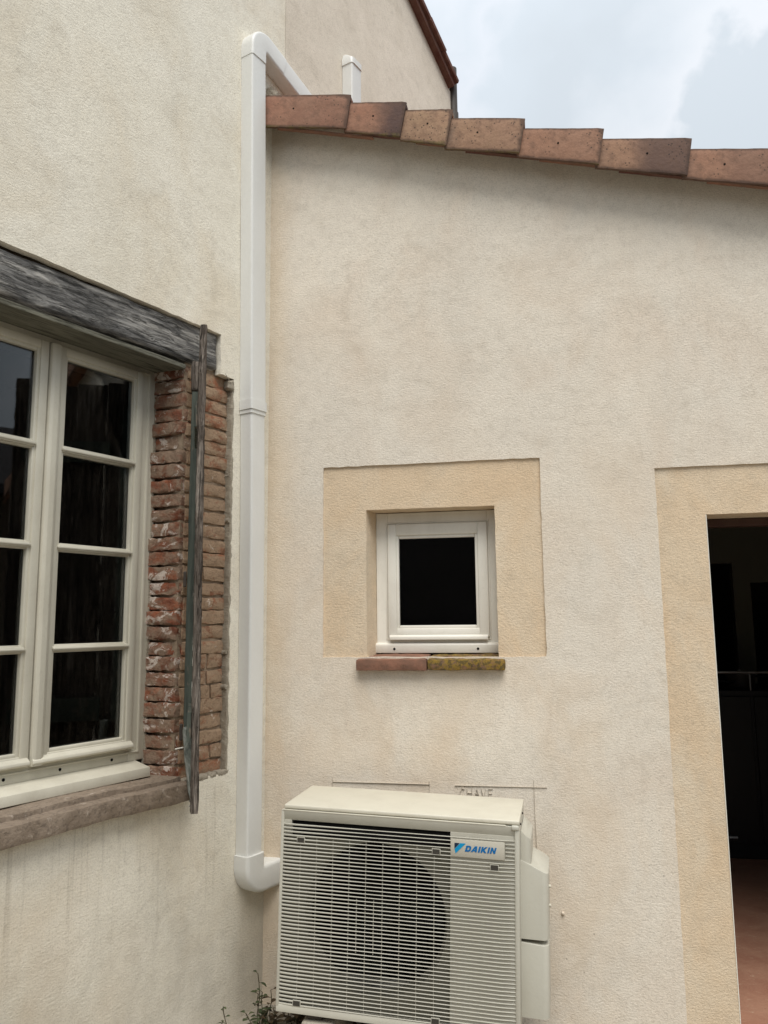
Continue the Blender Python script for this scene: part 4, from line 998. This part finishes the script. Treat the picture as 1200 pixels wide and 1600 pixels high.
# ================================================================== weeds
def leaf(bm, p, d, l, w, droop=0.3):
    d = Vector(d).normalized(); s = d.cross(Vector((0, 0, 1))); s = s.normalized() if s.length > 1e-3 else Vector((1, 0, 0)); up = s.cross(d)
    rows = []
    for i in range(6):
        t = i/5; ww = w*math.sin(math.pi*min(1, t*0.93+0.07))**0.7*0.5*(0.15 if i == 5 else 1); c = Vector(p)+d*l*t-Vector((0, 0, 1))*droop*l*t*t
        rows.append([bm.verts.new(c-s*ww+up*ww*0.25), bm.verts.new(c), bm.verts.new(c+s*ww+up*ww*0.25)])
    for a, b in zip(rows, rows[1:]):
        for k in (0, 1): bm.faces.new([a[k], a[k+1], b[k+1], b[k]])
def weed(x, y, h, nl, size, seed, label, brown=False, lean=(0, 0), crowd=1.0):
    r = random.Random(seed); e = empty('weed', label, 'weed', Matrix.Translation((x, y, 0)), group='weeds growing in the wall corner')
    ns = max(1, int(crowd)); st = bmesh.new(); lf = bmesh.new()
    for q in range(ns):
        tip = Vector((lean[0]+r.uniform(-1, 1)*0.05*(ns > 1), lean[1]+r.uniform(-1, 1)*0.04*(ns > 1), h*(1 if q == 0 else r.uniform(0.45, 0.9))))
        b0 = Vector((r.uniform(-0.02, 0.02)*(ns > 1), r.uniform(-0.02, 0.02)*(ns > 1), 0))
        pts = [b0.lerp(tip, t/6)+Vector((math.sin(t*1.3+seed)*0.006, math.cos(t*1.7+seed)*0.006, 0)) for t in range(7)]
        for a, b in zip(pts, pts[1:]): cyl(st, a, b, 0.0022, 0.0018, n=5)
        for k in range(nl):
            t = 0.15+0.85*(k+1)/nl; p = pts[min(6, int(t*6))]; a = k*2.4+seed+r.uniform(-.4, .4)
            d = Vector((cos(a), sin(a)*0.7, r.uniform(-0.1, 0.7))); q0 = p+d*size*0.35
            cyl(st, p, q0, 0.0012, 0.001, n=4); leaf(lf, q0, d, 1.5*size*r.uniform(0.6, 1.1)*(1.15-0.5*t), size*0.9*r.uniform(0.8, 1.1)*(1.15-0.4*t), r.uniform(0.1, 0.6))
    obj('stem', st, M['stem'], e, 60); obj('foliage', lf, M['leaf_brown'] if brown else M['leaf'], e, 60)
weed(0.045, -0.17, 0.19, 6, 0.024, 3, 'tallest slim weed climbing the wall corner left of the unit', lean=(0.0, 0.0))
weed(0.06, -0.22, 0.14, 8, 0.026, 5, 'bushy dark green weed at the foot of the wall corner', crowd=4)
weed(0.12, -0.20, 0.13, 8, 0.03, 8, 'brownish withered weed beside the outdoor unit', True, crowd=3)
weed(-0.02, -0.30, 0.125, 6, 0.018, 12, 'small sprig standing out in front of the left wall', lean=(-0.03, -0.02), crowd=2)
for i, (x, y, h, b) in enumerate(((0.20, -0.16, 0.15, True), (0.30, -0.10, 0.18, False), (0.42, -0.12, 0.16, True), (0.52, -0.18, 0.15, False))):
    weed(x, y, h, 8, 0.036, 20+i, ['low brown weed just under the left corner of the unit', 'green weed against the wall under the unit', 'brown tangled weed under the middle of the fan grille', 'low green weed furthest right under the unit'][i], b, crowd=5)

# ================================================================== neighbouring house across the yard (seen mirrored in the window)
nb = empty('neighbour_house', 'house across the yard that shows only as a dark reflection in the left window', 'house', Matrix.Translation((9.5, -0.5, 0)))
M['nb_roof'] = mk_simple_tile('dark_slate', (0.05, 0.045, 0.045), (0.08, 0.07, 0.065))
obj('wall', BX(0, 6, -9, 9, 0, 3.6), M['nb'], nb)
bm = bmesh.new(); prism(bm, [(-0.5, 3.55), (3.0, 5.2), (6.5, 3.55), (6.5, 3.68), (3.0, 5.35), (-0.5, 3.68)], 'y', -9.4, 9.4); obj('roof', bm, M['nb_roof'], nb)
for y in (-5, -1.5, 2, 5.5):
    w = obj('window', BX(-0.02, 0.03, y, y+1.0, 1.0, 2.3), M['pvc'], nb); obj('pane', BX(-0.03, -0.021, y+0.06, y+0.94, 1.06, 2.24), M['hole'], w)

# hedge added behind the viewer so the small window mirrors something dark
hd = empty('added_hedge', 'dark clipped hedge added behind the yard to darken the reflection in the small window', 'hedge', Matrix.Translation((0, -9.5, 0)))
bm = bmesh.new(); rough(bm, -7, 8, -0.7, 0.7, 0, 3.6, 0.35, 0.16, 0.9, 5, 0.2); obj('foliage', bm, M['nb_roof'], hd, 50)  # foliage of the added hedge
